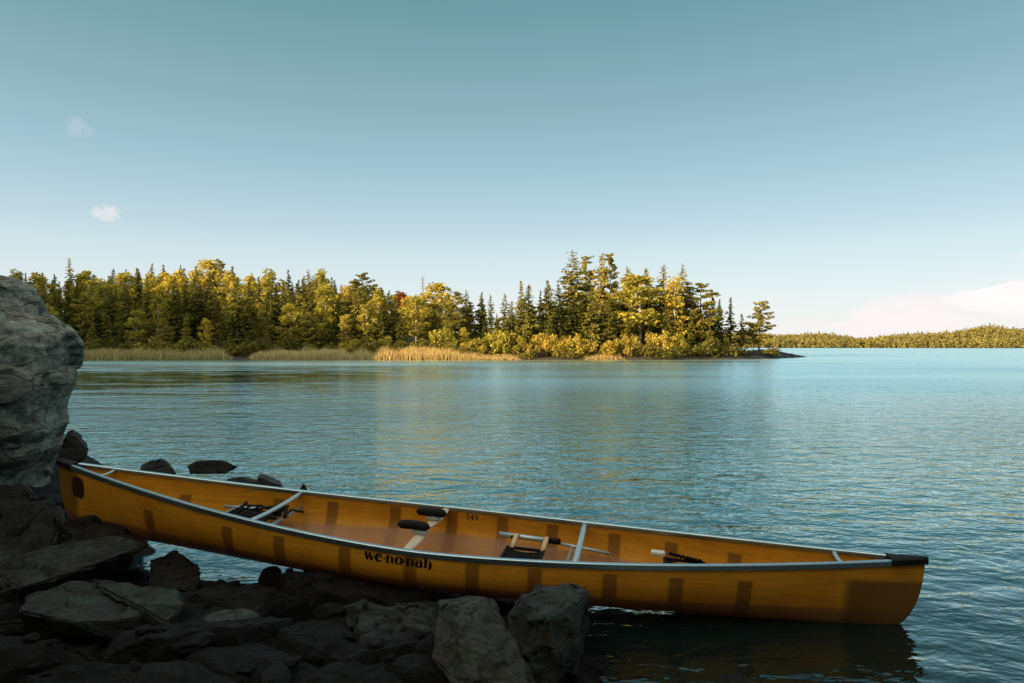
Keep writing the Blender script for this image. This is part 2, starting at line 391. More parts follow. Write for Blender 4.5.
# far hills across the lake
def hill_h(x, y):
    r = math.hypot(x, y); px = 512 + x / max(y, 1) * F
    base = smooth(860, 1050, r)
    prof = 11 + 5 * smooth(880, 1010, px) + 2 * smooth(1000, 1060, px) + 3.0 * math.sin(px / 37.0) + 2 * math.sin(px / 13. + 1)
    return -2 + base * prof + 1.5 * fb(x, y, 0, .006, 4) + smooth(1100, 1500, r) * 3
V = []; na, nr = 180, 26
for j in range(nr):
    r = 840 + (j / (nr - 1)) * 900
    for i in range(na):
        a = math.radians(-75 + 140 * i / (na - 1)); x, y = r * math.sin(a), r * math.cos(a)
        V.append((x, y, hill_h(x, y) if j else -3))
Fc = [[j * na + i, j * na + i + 1, (j + 1) * na + i + 1, (j + 1) * na + i] for j in range(nr - 1) for i in range(na - 1)]
o = mesh('hills', V, Fc, M['soil'], None, True); tag(o, kind='structure')

# ------------------------------------------------------------------ vegetation generators (numpy leaf quads)
def quads(C, size, flat=.0, aspect=.55, rs=R, dirs=None):
    """a quad per centre with random orientation; returns V, F arrays"""
    n = len(C)
    a = rs.normal(size=(n, 3)); 
    if dirs is not None: a = dirs + a * .45
    a[:, 2] *= (1 - flat); a /= np.linalg.norm(a, axis=1)[:, None] + 1e-9
    b = rs.normal(size=(n, 3)); b[:, 2] *= (1 - flat)
    b -= (b * a).sum(1)[:, None] * a; b /= np.linalg.norm(b, axis=1)[:, None] + 1e-9
    s = (size * rs.uniform(.6, 1.35, n))[:, None]
    V = np.stack([C - a * s * .5 - b * s * aspect * .35, C + a * s * .1 - b * s * aspect * .55, C + a * s * .6, C + a * s * .0 + b * s * aspect * .55], 1).reshape(-1, 3)
    Fc = np.arange(4 * n).reshape(n, 4)
    return V, Fc

def tri_trunk(h, r, lean=0, rs=R, top=.02):
    mb = MB(); k = 6; ph = rs.uniform(0, 6)
    pts = [(lean * h * (i / k) ** 2 + .03 * h * math.sin(ph + i) * (i / k) * .3, .02 * h * math.sin(ph * 2 + i) * (i / k) * .4, h * i / k) for i in range(k + 1)]
    mb.tube(pts, [r * (1 - i / k) + top for i in range(k + 1)], 6)
    return mb, pts

def trunk_at(pts, h, z):
    t = max(0, min(.999, z / h)) * (len(pts) - 1); i = int(t); f = t - i
    return np.array(pts[i]) * (1 - f) + np.array(pts[i + 1]) * f

def spruce(h, Rr, seed, sparse=1.0, low=.06, irr=.3, ex=.95):
    rs = np.random.RandomState(seed)
    mb, pts = tri_trunk(h * .985, .012 * h, rs.uniform(-.015, .015), rs)
    C = []; Dr = []
    z = low * h
    while z < h * .985:
        f = 1 - z / h
        rad = 1.3 * Rr * (f ** ex) * (1 + rs.uniform(-irr, irr * .6)) + .06
        nb = max(3, int((5 + 5 * f) * sparse))
        for _ in range(nb):
            a = rs.uniform(0, 2 * math.pi); L_ = rad * rs.uniform(.6, 1.12)
            c0 = trunk_at(pts, h * .985, z); st = max(2, int(L_ / .2))
            for q in range(1, st + 1):
                t = q / st; w = (.22 * t + .04) * min(1, .25 + 2.5 * f)
                for _k in range(2 if t > .3 else 1):
                    C.append((c0[0] + math.cos(a) * L_ * t + rs.normal() * w * .5, c0[1] + math.sin(a) * L_ * t + rs.normal() * w * .5,
                              z + (.10 - .32 * t) * L_ * .7 + .12 * L_ * t ** 3 + rs.normal() * .05))
                    Dr.append((math.cos(a), math.sin(a), -.35))
        z += rs.uniform(.2, .36) * (0.6 + .5 * f) * h / 10 + .05
    for _ in range(14): C.append((pts[-1][0] + rs.normal() * .05, rs.normal() * .05 + pts[-1][1], h * rs.uniform(.93, 1.0))); Dr.append((0, 0, 1))
    C = np.array(C); V, Fc = quads(C, .14 + .30 * np.clip((1 - C[:, 2] / h) * 2.5, 0, 1), .3, .6, rs, np.array(Dr))
    return mb, V, Fc

def clumpy(h, centres, radii, per, size, seed, squash=.6, aspect=.7):
    rs = np.random.RandomState(seed); C = []
    for c, r in zip(centres, radii):
        n = int(per * (r / .6) ** 1.6)
        d = rs.normal(size=(n, 3)); d /= np.linalg.norm(d, axis=1)[:, None]
        d *= (rs.uniform(.25, 1.08, n) ** .6)[:, None] * r
        d[:, 2] *= squash
        C.append(np.array(c) + d)
    C = np.concatenate(C)
    return quads(C, size, .1, aspect, rs)

def pine(h, Rr, seed, low=.3, layers=13):
    rs = np.random.RandomState(seed)
    mb, pts = tri_trunk(h * .97, .014 * h, rs.uniform(-.03, .03), rs)
    cs = []; rr = []
    for k in range(layers):
        z0 = h * (low + (1 - low) * (k + .3) / layers)
        f = 1 - (z0 / h - low) / (1 - low)
        for _ in range(rs.randint(3, 6)):
            a = rs.uniform(0, 2 * math.pi); L_ = Rr * (.35 + .75 * math.sin(min(1, f * 1.25 + .12) * math.pi * .55)) * rs.uniform(.5, 1.15)
            z = z0 + rs.uniform(-.35, .35)
            p0 = trunk_at(pts, h * .97, z - .15 * L_)
            p1 = np.array([p0[0] + math.cos(a) * L_, p0[1] + math.sin(a) * L_, z + .12 * L_])
            mb.tube([p0, (p0 + p1) / 2 + [0, 0, -.04], p1], [.045, .03, .012], 4, False)
            for t in (1.0, .72, .45):
                cs.append(p0 + (p1 - p0) * t + rs.normal(size=3) * .1); rr.append((.27 + .27 * L_ / max(Rr, .1) * (1.2 - .3 * t)) * rs.uniform(.7, 1.25) * (.65 + .45 * f))
    cs.append(np.array([pts[-1][0], pts[-1][1], h * .97])); rr.append(.35)
    V, Fc = clumpy(h, cs, rr, 60, .28, seed + 1, .5, .5)
    return mb, V, Fc

def broadleaf(h, Rr, seed, low=.25, n=50, per=52, top=1.0):
    rs = np.random.RandomState(seed)
    mb, pts = tri_trunk(h * .88, .011 * h, rs.uniform(-.04, .04), rs)
    cs = []; rr = []
    for _ in range(n):
        t = rs.uniform(0, 1); z = h * (low + (1 - low) * t) * .95
        prof = math.sin(math.pi * (t * .82 + .14)) ** .7
        a = rs.uniform(0, 2 * math.pi); q = Rr * prof * math.sqrt(rs.uniform(.05, 1)) * .9
        p0 = trunk_at(pts, h * .88, min(z * .85, h * .8)); p1 = np.array([p0[0] + math.cos(a) * q, p0[1] + math.sin(a) * q, z])
        if rs.rand() < .5: mb.tube([p0, p1], [.04, .012], 4, False)
        cs.append(p1); rr.append(rs.uniform(.45, .85) * (.62 + .14 * Rr))
    V, Fc = clumpy(h, cs, rr, per, .26, seed + 1, .8, .8)
    return mb, V, Fc

def bush(w, h, seed, n=22):
    rs = np.random.RandomState(seed); mb = MB(); cs = []; rr = []
    for _ in range(n):
        a = rs.uniform(0, 2 * math.pi); q = math.sqrt(rs.uniform(0, 1)); z = h * rs.uniform(.12, .9) * (1 - .45 * q * q)
        p = np.array([math.cos(a) * q * w * .48, math.sin(a) * q * w * .38, z])
        mb.tube([(p[0] * .2, p[1] * .2, -.1), (p[0] * .6, p[1] * .6, z * .5), p], [.035, .02, .008], 4, False)
        cs.append(p); rr.append(rs.uniform(.35, .62) * (.55 + .18 * h))
    V, Fc = clumpy(h, cs, rr, 62, .24, seed + 1, .85, .75)
    return mb, V, Fc

def proto(kind, i, gen, leaf, bark, child='crown'):
    """meshes of one kind; things are made from them by place()"""
    mb, V, Fc = gen
    me = bpy.data.meshes.new(kind + '_crown'); me.from_pydata(V.tolist(), [], Fc.tolist()); me.materials.append(leaf)
    mt = bpy.data.meshes.new(kind + '_trunk'); mt.from_pydata([tuple(v) for v in mb.V], [], mb.F); mt.materials.append(bark)
    return (me, mt)

PR = {}
PR['spruce'] = [(h, proto('spruce', i, spruce(h, r, 100 + i, s), M['spruce'], M['bark'])) for i, (h, r, s) in enumerate([(10, 1.7, 1), (9, 1.35, 1), (11, 2.1, 1), (8, 1.1, .9), (10, 1.0, .9)])]
PR['thin_spruce'] = [(h, proto('thin_spruce', i, spruce(h, r, 140 + i, .55, .2, .5), M['spruce'], M['bark'])) for i, (h, r) in enumerate([(9, .75), (8, .9)])]
PR['pine'] = [(h, proto('pine', i, (spruce(h, r, 200 + i, 1.25, lo, .75, .55) if i in (0, 3) else pine(h, r, 200 + i, lo)), M['pine'], M['bark'])) for i, (h, r, lo) in enumerate([(13, 1.55, .12), (13, 1.6, .3), (10, 1.8, .22), (12, 1.25, .1)])]
PR['aspen'] = [(h, proto('aspen', i, broadleaf(h, r, 300 + i), M['aspen'], M['pale_bark'])) for i, (h, r) in enumerate([(9, 1.7), (10, 1.5), (8, 1.9), (9, 1.3)])]
PR['maple'] = [(7, proto('maple', 0, broadleaf(7, 1.2, 350), M['red_leaf'], M['bark']))]
PR['bush'] = [(h, proto('bush', i, bush(w, h, 400 + i), M['bush'], M['bark'])) for i, (w, h) in enumerate([(4, 2.6), (3, 2.2), (4.5, 3.2)])]
PR['green_bush'] = [(h, proto('green_bush', i, bush(w, h, 430 + i), M['green_bush'], M['bark'])) for i, (w, h) in enumerate([(4, 2.4), (3, 2.0)])]
NM = {'spruce': ('spruce_tree', 'spruce'), 'thin_spruce': ('spruce_tree', 'spruce'), 'pine': ('pine_tree', 'pine'), 'aspen': ('aspen_tree', 'aspen'), 'maple': ('red_leaved_tree', 'tree'), 'bush': ('bush', 'bush'), 'green_bush': ('bush', 'bush')}

def place(kind, x, y, z, h, label, group=None, wide=1.0, var=None, rnd=random):
    H0, (me, mt) = PR[kind][rnd.randrange(len(PR[kind])) if var is None else var]
    nm, cat = NM[kind]
    t = empty(nm, (x, y, z), (0, 0, rnd.uniform(0, 6.28)))
    s = h / H0; t.scale = (s * wide, s * wide, s)
    tag(t, label, cat, group)
    c = bpy.data.objects.new('crown' if 'bush' not in kind else 'foliage', me); COL.objects.link(c); c.parent = t
    k = bpy.data.objects.new('trunk' if 'bush' not in kind else 'stem', mt); COL.objects.link(k); k.parent = t
    return t

# ---- left shore forest
SKY = [(-60, 262), (0, 268), (20, 268), (50, 272), (85, 270), (110, 268), (135, 262), (160, 262), (185, 264), (200, 260), (215, 258), (240, 266), (285, 268), (320, 268), (345, 277), (362, 276), (385, 284), (400, 287), (415, 290), (435, 290), (455, 300)]
def skyline(px): return float(np.interp(px, [a for a, b in SKY], [b for a, b in SKY]))
rf = random.Random(5)
GL = {'spruce': 'dark green spruce among the crowded trees of the left shore forest', 'aspen': 'yellow green aspen among the crowded trees of the left shore forest',
      'pine': 'olive pine among the crowded trees of the left shore forest', 'thin_spruce': 'thin ragged spruce among the crowded trees of the left shore forest'}
GG = {k: {'spruce': 'spruces of the left shore forest', 'aspen': 'aspens of the left shore forest', 'pine': 'pines of the left shore forest', 'thin_spruce': 'thin spruces of the left shore forest'}[k] for k in GL}
for row, (D, lo, hi) in enumerate([(86, 4.0, 7.0), (90, 6, 9), (96, 7, 10), (103, 8, 11), (111, 8, 11.5), (121, 8, 12), (132, 8, 12.5)]):
    px = -30 + rf.uniform(0, 20) if row < 3 else 0 + rf.uniform(0, 20)
    while px < 432 + row * 3:
        d = D + rf.uniform(-2, 2); x = X(px, d); g = land_h(x, d)
        zt = Z(skyline(px) + abs(rf.gauss(0, 7)) + (0 if row > 3 else 4), d)
        h = min(rf.uniform(lo, hi), zt - g) if row < 5 else min(13.5, zt - g)
        if row >= 5 and rf.random() < .25: h *= .85
        kind = rf.choices(['spruce', 'aspen', 'pine', 'thin_spruce'], [.5, .2, .15, .15] if row < 2 else [.50, .24, .12, .14])[0]
        if h > 2.5: place(kind, x, d, g - .1, h, GL[kind], GG[kind], rf.uniform(.95, 1.35), None, rf)
        px += rf.uniform(1.9, 3.6) / d * F * (.8 if row < 4 else .95)
# trees that stand out of it
for kind, px, top, D, lab, w, v in [
    ('pine', 70, 256, 118, 'tall golden pine rising above the left forest skyline beside the boulder', .8, 3),
    ('aspen', 86, 268, 112, 'full yellow green aspen just right of the tall golden pine', 1.2, 0),
    ('spruce', 237, 276, 86, 'large dark spruce standing forward on the left shore behind the gap between reed beds', 1.1, 2),
    ('aspen', 207, 259, 122, 'broad bright yellow aspen at the highest point of the left forest skyline', 1.3, 2),
    ('spruce', 296, 283, 92, 'pointed grey green spruce in front of golden aspens on the left shore', 1.1, 0),
    ('aspen', 262, 300, 90, 'yellow aspen standing low in front beside the large dark spruce', 1.0, 1),
    ('aspen', 320, 268, 116, 'golden rounded aspen at the skyline right of the middle of the left forest', 1.1, 3),
    ('pine', 362, 272, 112, 'broad dark green pine at the right part of the left forest skyline', 1.2, 2),
    ('maple', 402, 291, 100, 'reddish leaved tree near the right end of the left forest', 1.0, 0),
    ('aspen', 437, 282, 98, 'dense rounded green tree where the left forest meets the island', 1.5, 2)]:
    x = X(px, D); g = land_h(x, D); place(kind, x, D, g - .1, Z(top, D) - g, lab, None, w, v, rf)
# dead snag
x = X(422.5, 112); g = land_h(x, 112); t = empty('dead_tree', (x, 112, g)); tag(t, 'bare dead trunk sticking up above the gap between forest and island', 'dead tree')
mb = MB(); hh = Z(276, 112) - g
mb.tube([(0, 0, 0), (.1, 0, hh * .5), (0, .1, hh)], [.16, .12, .05], 6); mb.build('trunk', M['dead_wood'], t)
mb = MB()
for i in range(16):
    z = hh * (.78 + .2 * i / 16); a = i * 2.4; mb.tube([(0.05, 0, z), (math.cos(a) * .45, math.sin(a) * .45, z + .15)], [.03, .012], 4)
mb.build('branch', M['dead_wood'], t)

# ---- island
ISL = [
 ('pine', 455, 290, 88, 'short dense pine at the left end of the island beside a leaning bush', .9, 2),
 ('pine', 467, 288, 90, 'broad golden pine near the left end of the island', 1.0, 0),
 ('spruce', 481, 291, 91, 'dark slim spruce right of the broad golden pine at the island left end', .8, 3),
 ('pine', 491, 293, 89, 'small upright pine between two slim spruces left of the island middle', .7, 3),
 ('pine', 505, 292, 87, 'bright pine with a rounded top above the yellow shore bushes', .85, 3),
 ('spruce', 512, 300, 92, 'short dark spruce behind the bright round topped pine', .9, 1),
 ('spruce', 521, 279, 90, 'very narrow tall spruce, left one of a close pair on the island', .75, 4),
 ('spruce', 529, 284, 88, 'pointed spruce with a wide skirt, right one of a close pair on the island', 1.0, 1),
 ('thin_spruce', 540, 289, 94, 'faint thin spire of a spruce between two taller pointed spruces', .8, 0),
 ('spruce', 548, 279, 89, 'tall pointed spruce just left of the tallest pines', .9, 3),
 ('spruce', 559, 283, 86, 'dense spruce leaning against the tallest pine group from the left', 1.0, 0),
 ('pine', 573, 249, 90, 'tallest thickest pine of the island with a broad leafy top', 1.15, 0),
 ('pine', 585, 255, 94, 'tall thin darker pine right behind the tallest island pine', .7, 1),
 ('pine', 601, 251, 89, 'tall pine with a narrow top, left of a pair at the island centre', 0.92, 3),
 ('pine', 611, 252, 91, 'tall dark pine, right of a pair at the island centre', .72, 1),
 ('spruce', 592, 286, 86, 'pale green spruce in front of the tall central island pines', .85, 1),
 ('pine', 629, 265, 95, 'dark pine standing back behind the yellow crowned tree', 1.08, 3),
 ('aspen', 640, 274, 88, 'wide bright yellow tree on the right half of the island', 1.55, 2),
 ('spruce', 646, 267, 93, 'dark spruce tip rising behind the wide bright yellow tree', .8, 1),
 ('pine', 662, 263, 91, 'tall conical golden pine right of the wide bright yellow tree', 1.08, 3),
 ('aspen', 675, 275, 88, 'yellow leaved tree in front of a layered pine', 1.0, 3),
 ('pine', 684, 262, 91, 'tall layered pine with flat branches on the island right half', .95, 0),
 ('pine', 701, 281, 90, 'dark spreading pine on the island right shoulder', 1.15, 2),
 ('thin_spruce', 713, 296, 94, 'ragged dark spruce beside the dark spreading pine', 1.3, 1),
 ('spruce', 719, 298, 93, 'narrow dark spruce near the island right end', .75, 3),
 ('thin_spruce', 731, 296, 94, 'sparse tall spruce with ragged branches near the island right end', 1.1, 0),
 ('thin_spruce', 741, 313, 95, 'small scrubby spruce left of the lone pine on the point', 1.2, 1),
 ('pine', 759, 300, 95, 'lone pine with an open layered crown on the rocky point', 1.1, 2)]
for kind, px, top, D, lab, w, v in ISL:
    x = X(px, D); g = land_h(x, D); place(kind, x, D, g - .1, Z(top, D) - g, lab, None, w * (1.38 if kind == 'spruce' else 1.15), v, rf)
# fill behind and between
topi = [(440, 292), (480, 298), (520, 298), (550, 295), (575, 275), (610, 275), (640, 285), (690, 285), (715, 305), (745, 325)]
for row, D in enumerate((86, 92, 97, 103, 110)):
    px = 444 + rf.uniform(0, 8)
    while px < 738 - row * 3:
        d = D + rf.uniform(-1.5, 1.5); x = X(px, d); g = land_h(x, d)
        zt = Z(float(np.interp(px, [a for a, b in topi], [b for a, b in topi])) + rf.uniform(2, 22) + (10 if row == 0 else 0), d)
        kind = rf.choices(['spruce', 'pine', 'aspen', 'thin_spruce'], [.5, .25, .15, .1])[0]
        lab = {'spruce': 'lower dark spruce filling in between the taller island trees', 'pine': 'lower olive pine filling in between the taller island trees',
               'aspen': 'lower yellow aspen filling in between the taller island trees', 'thin_spruce': 'lower ragged thin spruce filling in between the taller island trees'}[kind]
        if g > .2: place(kind, x, d, g - .1, max(2.5, zt - g), lab, lab.split(' filling')[0].replace('lower ', '') + 's between the taller island trees', rf.uniform(.9, 1.2), None, rf)
        px += rf.uniform(1.8, 3.2) / d * F
# shoreline bushes
BU = [('bush', 443, 320, 83, 3.2, 'rounded yellow bush at the left end of the island shore'), ('green_bush', 462, 340, 81.5, 3, 'low green bush behind the orange reeds'), ('bush', 478, 336, 82, 3.3, 'low spreading golden bush behind the orange reeds'),
      ('bush', 497, 322, 83, 3.6, 'tall golden bush beside the bright round topped pine'), ('bush', 513, 330, 82, 3, 'golden bush below the very narrow tall spruce'), ('bush', 538, 330, 82, 3.4, 'yellow bush below the faint thin spruce'), ('green_bush', 527, 345, 81, 2.4, 'small dark bush at the waterline between golden bushes'),
      ('bush', 556, 332, 82, 3, 'yellow bush at the foot of the tallest pine group'), ('bush', 576, 330, 81.5, 3.2, 'brownish yellow bush under the tallest island pine'), ('green_bush', 566, 344, 81, 3, 'dark bush at the waterline under the tallest pine'),
      ('bush', 595, 338, 81.5, 2.8, 'golden bush on the shore under the central pine pair'), ('bush', 612, 335, 81.5, 2.8, 'orange bush on the shore left of the wide yellow tree'), ('bush', 626, 330, 82, 3.2, 'orange tinted bush below the wide bright yellow tree'),
      ('green_bush', 644, 338, 81.5, 3.5, 'dark green bush below the wide bright yellow tree'), ('bush', 648, 330, 84, 2.6, 'small golden bush right of the orange tinted bush'), ('bush', 663, 327, 83, 3.6, 'bright orange yellow bush topping the dark shore thicket'), ('bush', 676, 331, 83.5, 2.6, 'small orange bush at the right end of the lit thicket'),
      ('green_bush', 664, 342, 81, 3.8, 'dark bush at the waterline below the bright orange yellow bush'), ('green_bush', 684, 338, 83, 3.6, 'dark bush under the dark spreading pine'), ('green_bush', 702, 332, 84, 3.8, 'grey green bush right of the dark spreading pine trunk'),
      ('green_bush', 720, 338, 85, 3.6, 'low dark bush under the narrow dark spruce'), ('green_bush', 737, 342, 88, 3.4, 'low dark bush under the small scrubby spruce'), ('green_bush', 764, 345, 93, 3.6, 'low bush at the foot of the lone pine on the point')]
for kind, px, top, D, w, lab in BU:
    x = X(px, D); g = max(0, land_h(x, D)); h = Z(top, D) - g
    v = 0 if kind == 'green_bush' else random.randrange(3)
    place(kind, x, D, g - .1, h, lab, None, w / (4 if v == 0 else 3 if v == 1 else 4.5) / (h / PR[kind][v][0]) * 1.25, v, rf)
px = 80
while px < 440:
    D = 83.5 + rf.uniform(-.6, 1.5); x = X(px, D); g = land_h(x, D); k = 'green_bush' if rf.random() < .8 else 'bush'
    place(k, x, D, g - .1, rf.uniform(1.6, 3.0), {'green_bush': 'dark green bush of the thicket behind the left shore reeds', 'bush': 'yellowing bush of the thicket behind the left shore reeds'}[k],
          {'green_bush': 'dark bushes behind the left shore reeds', 'bush': 'yellowing bushes behind the left shore reeds'}[k], rf.uniform(1, 1.4), None, rf)
    px += rf.uniform(9, 22)

# reeds
def reeds(px0, px1, D0, D1, n, hmin, hmax, mat, label, seed, edge=None):
    rs = np.random.RandomState(seed); V = []; Fc = []
    for i in range(n):
        D = rs.uniform(D0, D1); px = rs.uniform(px0, px1)
        e = min(px - px0, px1 - px) / 14.0
        x = X(px, D); z = max(0, land_h(x, D)) - .05; h = rs.uniform(hmin, hmax) * min(1, .35 + e) * (edge(px) if edge else 1) * (1 + .5 * fb(x, D * 2, 1, .55, 3)); a = rs.uniform(0, 3.14); w = rs.uniform(.02, .05)
        dx, dy = math.cos(a) * w, math.sin(a) * w; lx, ly = rs.normal(0, .22, 2); k = len(V)
        V += [(x - dx, D - dy, z), (x + dx, D + dy, z), (x + lx * .5 + dx * .7, D + ly * .5, z + h * .6), (x + lx, D + ly, z + h), (x + lx * .5 - dx * .7, D + ly * .5, z + h * .6)]
        Fc.append([k, k + 1, k + 2, k + 3, k + 4])
    o = mesh('reeds', V, Fc, mat); tag(o, label, 'reeds', None, 'stuff')
reeds(-40, 231, 78.3, 82, 11000, .8, 1.2, M['green_reed'], 'olive green reed bed in the shade at the left, along the forest shore', 1)
reeds(251, 352, 78.6, 82, 6000, .85, 1.2, M['green_reed'], 'pale olive reed bed in the middle of the left shore', 2)
reeds(350, 376, 79.5, 82.5, 800, .5, 1.1, M['green_reed'], 'thin low reeds joining the olive bed and the orange bed', 4)
reeds(373, 520, 77.2, 81.5, 9000, .75, 1.25, M['reed'], 'sunlit orange reed bed at the left end of the island', 3, lambda p: 1 if p < 440 else max(.35, 1 - (p - 440) / 70))
reeds(585, 625, 79, 80.5, 500, .3, .8, M['reed'], 'sparse dry grass at the water edge in front of the island bushes', 5)

# far forest over the hills (one mass)
rs = np.random.RandomState(77); C = []; S2 = []
for i in range(15000):
    a = math.radians(rs.uniform(-8, 46) if i % 5 else rs.uniform(-70, -8)); r = 862 + 420 * rs.uniform(0, 1) ** 1.5
    x, y = r * math.sin(a), r * math.cos(a); g = hill_h(x, y)
    if g < -.6: g = 0.2
    h = rs.uniform(5, 10) * (1.25 if rs.rand() < .15 else 1); w = h * rs.uniform(.2, .33)
    n = 24
    t = rs.uniform(.05, 1, n); rad = w * np.sin(np.pi * (t * .75 + .25)) * np.sqrt(rs.uniform(.2, 1, n)); an = rs.uniform(0, 6.28, n)
    C.append(np.stack([x + rad * np.cos(an), y + rad * np.sin(an), g + h * t], 1))
V, Fc = quads(np.concatenate(C), 1.7, .1, .9, rs)
o = mesh('far_forest', V, Fc, M['far']); tag(o, 'distant band of yellow green forest covering the hills across the lake', 'forest', None, 'stuff')
# woods on the bank behind the camera and on the western ridge (they throw the shade)
C = []
for i in range(1500):
    if i < 800:
        x, y = rs.uniform(-60, 30), rs.uniform(-50, -7)
        if i % 3 == 0: x, y = rs.uniform(3.5, 22), rs.uniform(-16, -3)  # unseen trees added on the right bank to keep skylight off the hull
        if i < 350: x, y = rs.uniform(-60, -11), rs.uniform(-30, 12)
        g = near_h(x, y)
        if polydist(NEAR, x, y) < 1.5 or math.hypot(x, y) < (5.2 if x > 3 else 9) or (-4 < x < 3): continue
    else:
        u, v = rs.uniform(-9, 100), rs.normal(0, 7); x = -74 - .62 * u - .78 * v; y = 36 + .78 * u - .62 * v; g = land_h(x, y)
        if x > -.78 * y - 6 or g < .2: continue
    h = rs.uniform(4, 7.5); w = h * .28; n = 55
    t = rs.uniform(.1, 1, n); rad = w * np.sin(np.pi * (t * .75 + .25)) * np.sqrt(rs.uniform(.2, 1, n)); an = rs.uniform(0, 6.28, n)
    C.append(np.stack([x + rad * np.cos(an), y + rad * np.sin(an), g + h * t], 1))
V, Fc = quads(np.concatenate(C), 1.0, .1, .9, rs)
o = mesh('shade_forest', V, Fc, M['spruce']); tag(o, 'dense wood on the bank and ridge to the left, with trees added at the right for shade, out of frame', 'forest', None, 'stuff')

# ------------------------------------------------------------------ rocks
def disp_mesh(me, amp, scale, seed, step=0.0):
    off = Vector((seed * 3.7, seed * 1.3, seed * 5.1))
    ns = [v.normal.copy() for v in me.vertices]
    for v, n in zip(me.vertices, ns):
        p = v.co * scale + off
        d = noise.fractal(p, 1.0, 2.1, 5) * amp
        if step:
            q = noise.noise(p * .9 + Vector((9, 9, 9))) + .3 * noise.noise(p * 2.3)
            d += (math.floor(q * 4) / 4) * step
            dist, pt = noise.voronoi(p * 1.3)
            cv = noise.cell_vector(pt[0] * 5.1); d += (cv - Vector((.5, .5, .5))).dot(p * 1.3 - pt[0]) * step * 2.6
            d -= max(0, .09 - (dist[1] - dist[0])) * step * 5
        v.co += n * d

def hull_rock(name, pts, mat, label, cat='rock', amp=.02, scale=3, seed=1, bev=.03, cuts=4, step=.012, group=None):
    bm = bmesh.new()
    c = sum((Vector(p) for p in pts), Vector()) / len(pts)
    for p in pts: bm.verts.new(Vector(p) - c)
    r = bmesh.ops.convex_hull(bm, input=bm.verts)
    bad = [g for g in r['geom_interior'] if isinstance(g, bmesh.types.BMVert)]
    if bad: bmesh.ops.delete(bm, geom=bad, context='VERTS')
    bmesh.ops.dissolve_limit(bm, angle_limit=math.radians(4), verts=bm.verts, edges=bm.edges)
    bmesh.ops.bevel(bm, geom=list(bm.edges), offset=bev, segments=2, affect='EDGES', clamp_overlap=True)
    bmesh.ops.triangulate(bm, faces=bm.faces)
    # even out: cut long edges repeatedly
    size = max((Vector(p) - c).length for p in pts)
    for _ in range(8):
        L_ = size / (2 ** cuts) * 1.3
        es = [e for e in bm.edges if e.calc_length() > L_]
        if not es or len(bm.verts) > 9000: break
        bmesh.ops.subdivide_edges(bm, edges=es, cuts=1)
        bmesh.ops.triangulate(bm, faces=bm.faces)
    bmesh.ops.recalc_face_normals(bm, faces=bm.faces)
    bm.normal_update()
    me = bpy.data.meshes.new(name); bm.to_mesh(me); bm.free()
    disp_mesh(me, amp, scale, seed, step)
    me.materials.append(mat)
    me.polygons.foreach_set('use_smooth', [True] * len(me.polygons))
    me.update()
    o = bpy.data.objects.new(name, me); COL.objects.link(o); o.location = c
    try:
        me.set_sharp_from_angle(angle=math.radians(32))
    except Exception: pass
    tag(o, label, cat, group)
    return o

def prism(front, thick, drop=.0, taper=.85, up=0.0):
    """front: picture points (px, py, D) of the visible outline, extended backwards"""
    A = [Vector(P(*f)) for f in front]
    c = sum(A, Vector()) / len(A)
    B = [c + (a - c) * taper for a in A]
    B = [Vector((b.x * (b.y + thick) / b.y, b.y + thick, b.z + up)) for b in B]
    return A + B

# big boulder at the left edge: lofted rings with a real profile
prof = [(262, -60), (266, -12), (272, 12), (280, 26), (292, 37), (306, 43), (312, 55), (322, 67), (332, 74), (345, 78), (365, 77), (378, 80), (388, 83), (402, 78), (420, 75), (436, 73), (446, 66), (456, 70), (468, 60), (480, 52), (500, 47), (530, 50), (560, 40)]
DB = 6.0; XC, YC = -5.6, 6.3
CORR = np.zeros(len(prof))
rings = []; na = 150; nz = 130
pys = np.array([a for a, b in prof], float); pxs = np.array([b for a, b in prof], float)
V = []; Fc = []
for j in range(nz):
    t = j / (nz - 1); py = 262 + (560 - 262) * t
    z = Z(py, DB); xr = X(np.interp(py, pys, pxs), DB); rx = xr - XC
    k = min(1, math.sqrt(max(0, (py - 261)) / 22.0))
    ry = 1.35 * k * (1 - .12 * math.sin(t * 3)); lx = 1.9 * k; rx = max(rx, .05) * (1 if py > 270 else k)
    want = np.interp(py, pys, pxs)
    for _ in range(8):   # widen or narrow the ring until its edge stands where the photograph shows it
        aa = np.linspace(-1.57, 1.57, 60); q_ = (abs(np.cos(aa)) ** 2.15 + abs(np.sin(aa)) ** 2.15) ** (-1 / 2.15)
        got = (512 + F * (XC + rx * np.cos(aa) * q_) / (YC + ry * np.sin(aa) * q_ - .25 * t * (np.sin(aa) < 0) * abs(np.sin(aa)))).max()
        rx = max(.05, rx + (want - got) * YC / F * .8)
    for i in range(na):
        a = 2 * math.pi * i / na; ca, sa = math.cos(a), math.sin(a); n_ = 2.15
        q = (abs(ca) ** n_ + abs(sa) ** n_) ** (-1 / n_)
        V.append((XC + (rx if ca > 0 else lx) * ca * q, YC + ry * sa * q - .25 * t * (sa < 0) * abs(sa), z))
for j in range(nz - 1):
    for i in range(na):
        i2 = (i + 1) % na; Fc.append([j * na + i, j * na + i2, (j + 1) * na + i2, (j + 1) * na + i][::-1])
Fc.append(list(range(na))); Fc.append([(nz - 1) * na + i for i in range(na)][::-1])
bo = mesh('boulder', [Vector(v) - Vector((XC, YC, 0)) for v in V], Fc, M['boulder'], None, True, (XC, YC, 0))
bo.data.update(); disp_mesh(bo.data, .04, 1.3, 4, .075)
disp_mesh(bo.data, .02, 5, 8, .015)
tag(bo, 'huge grey green lichened boulder cut by the left edge of the picture', 'boulder')

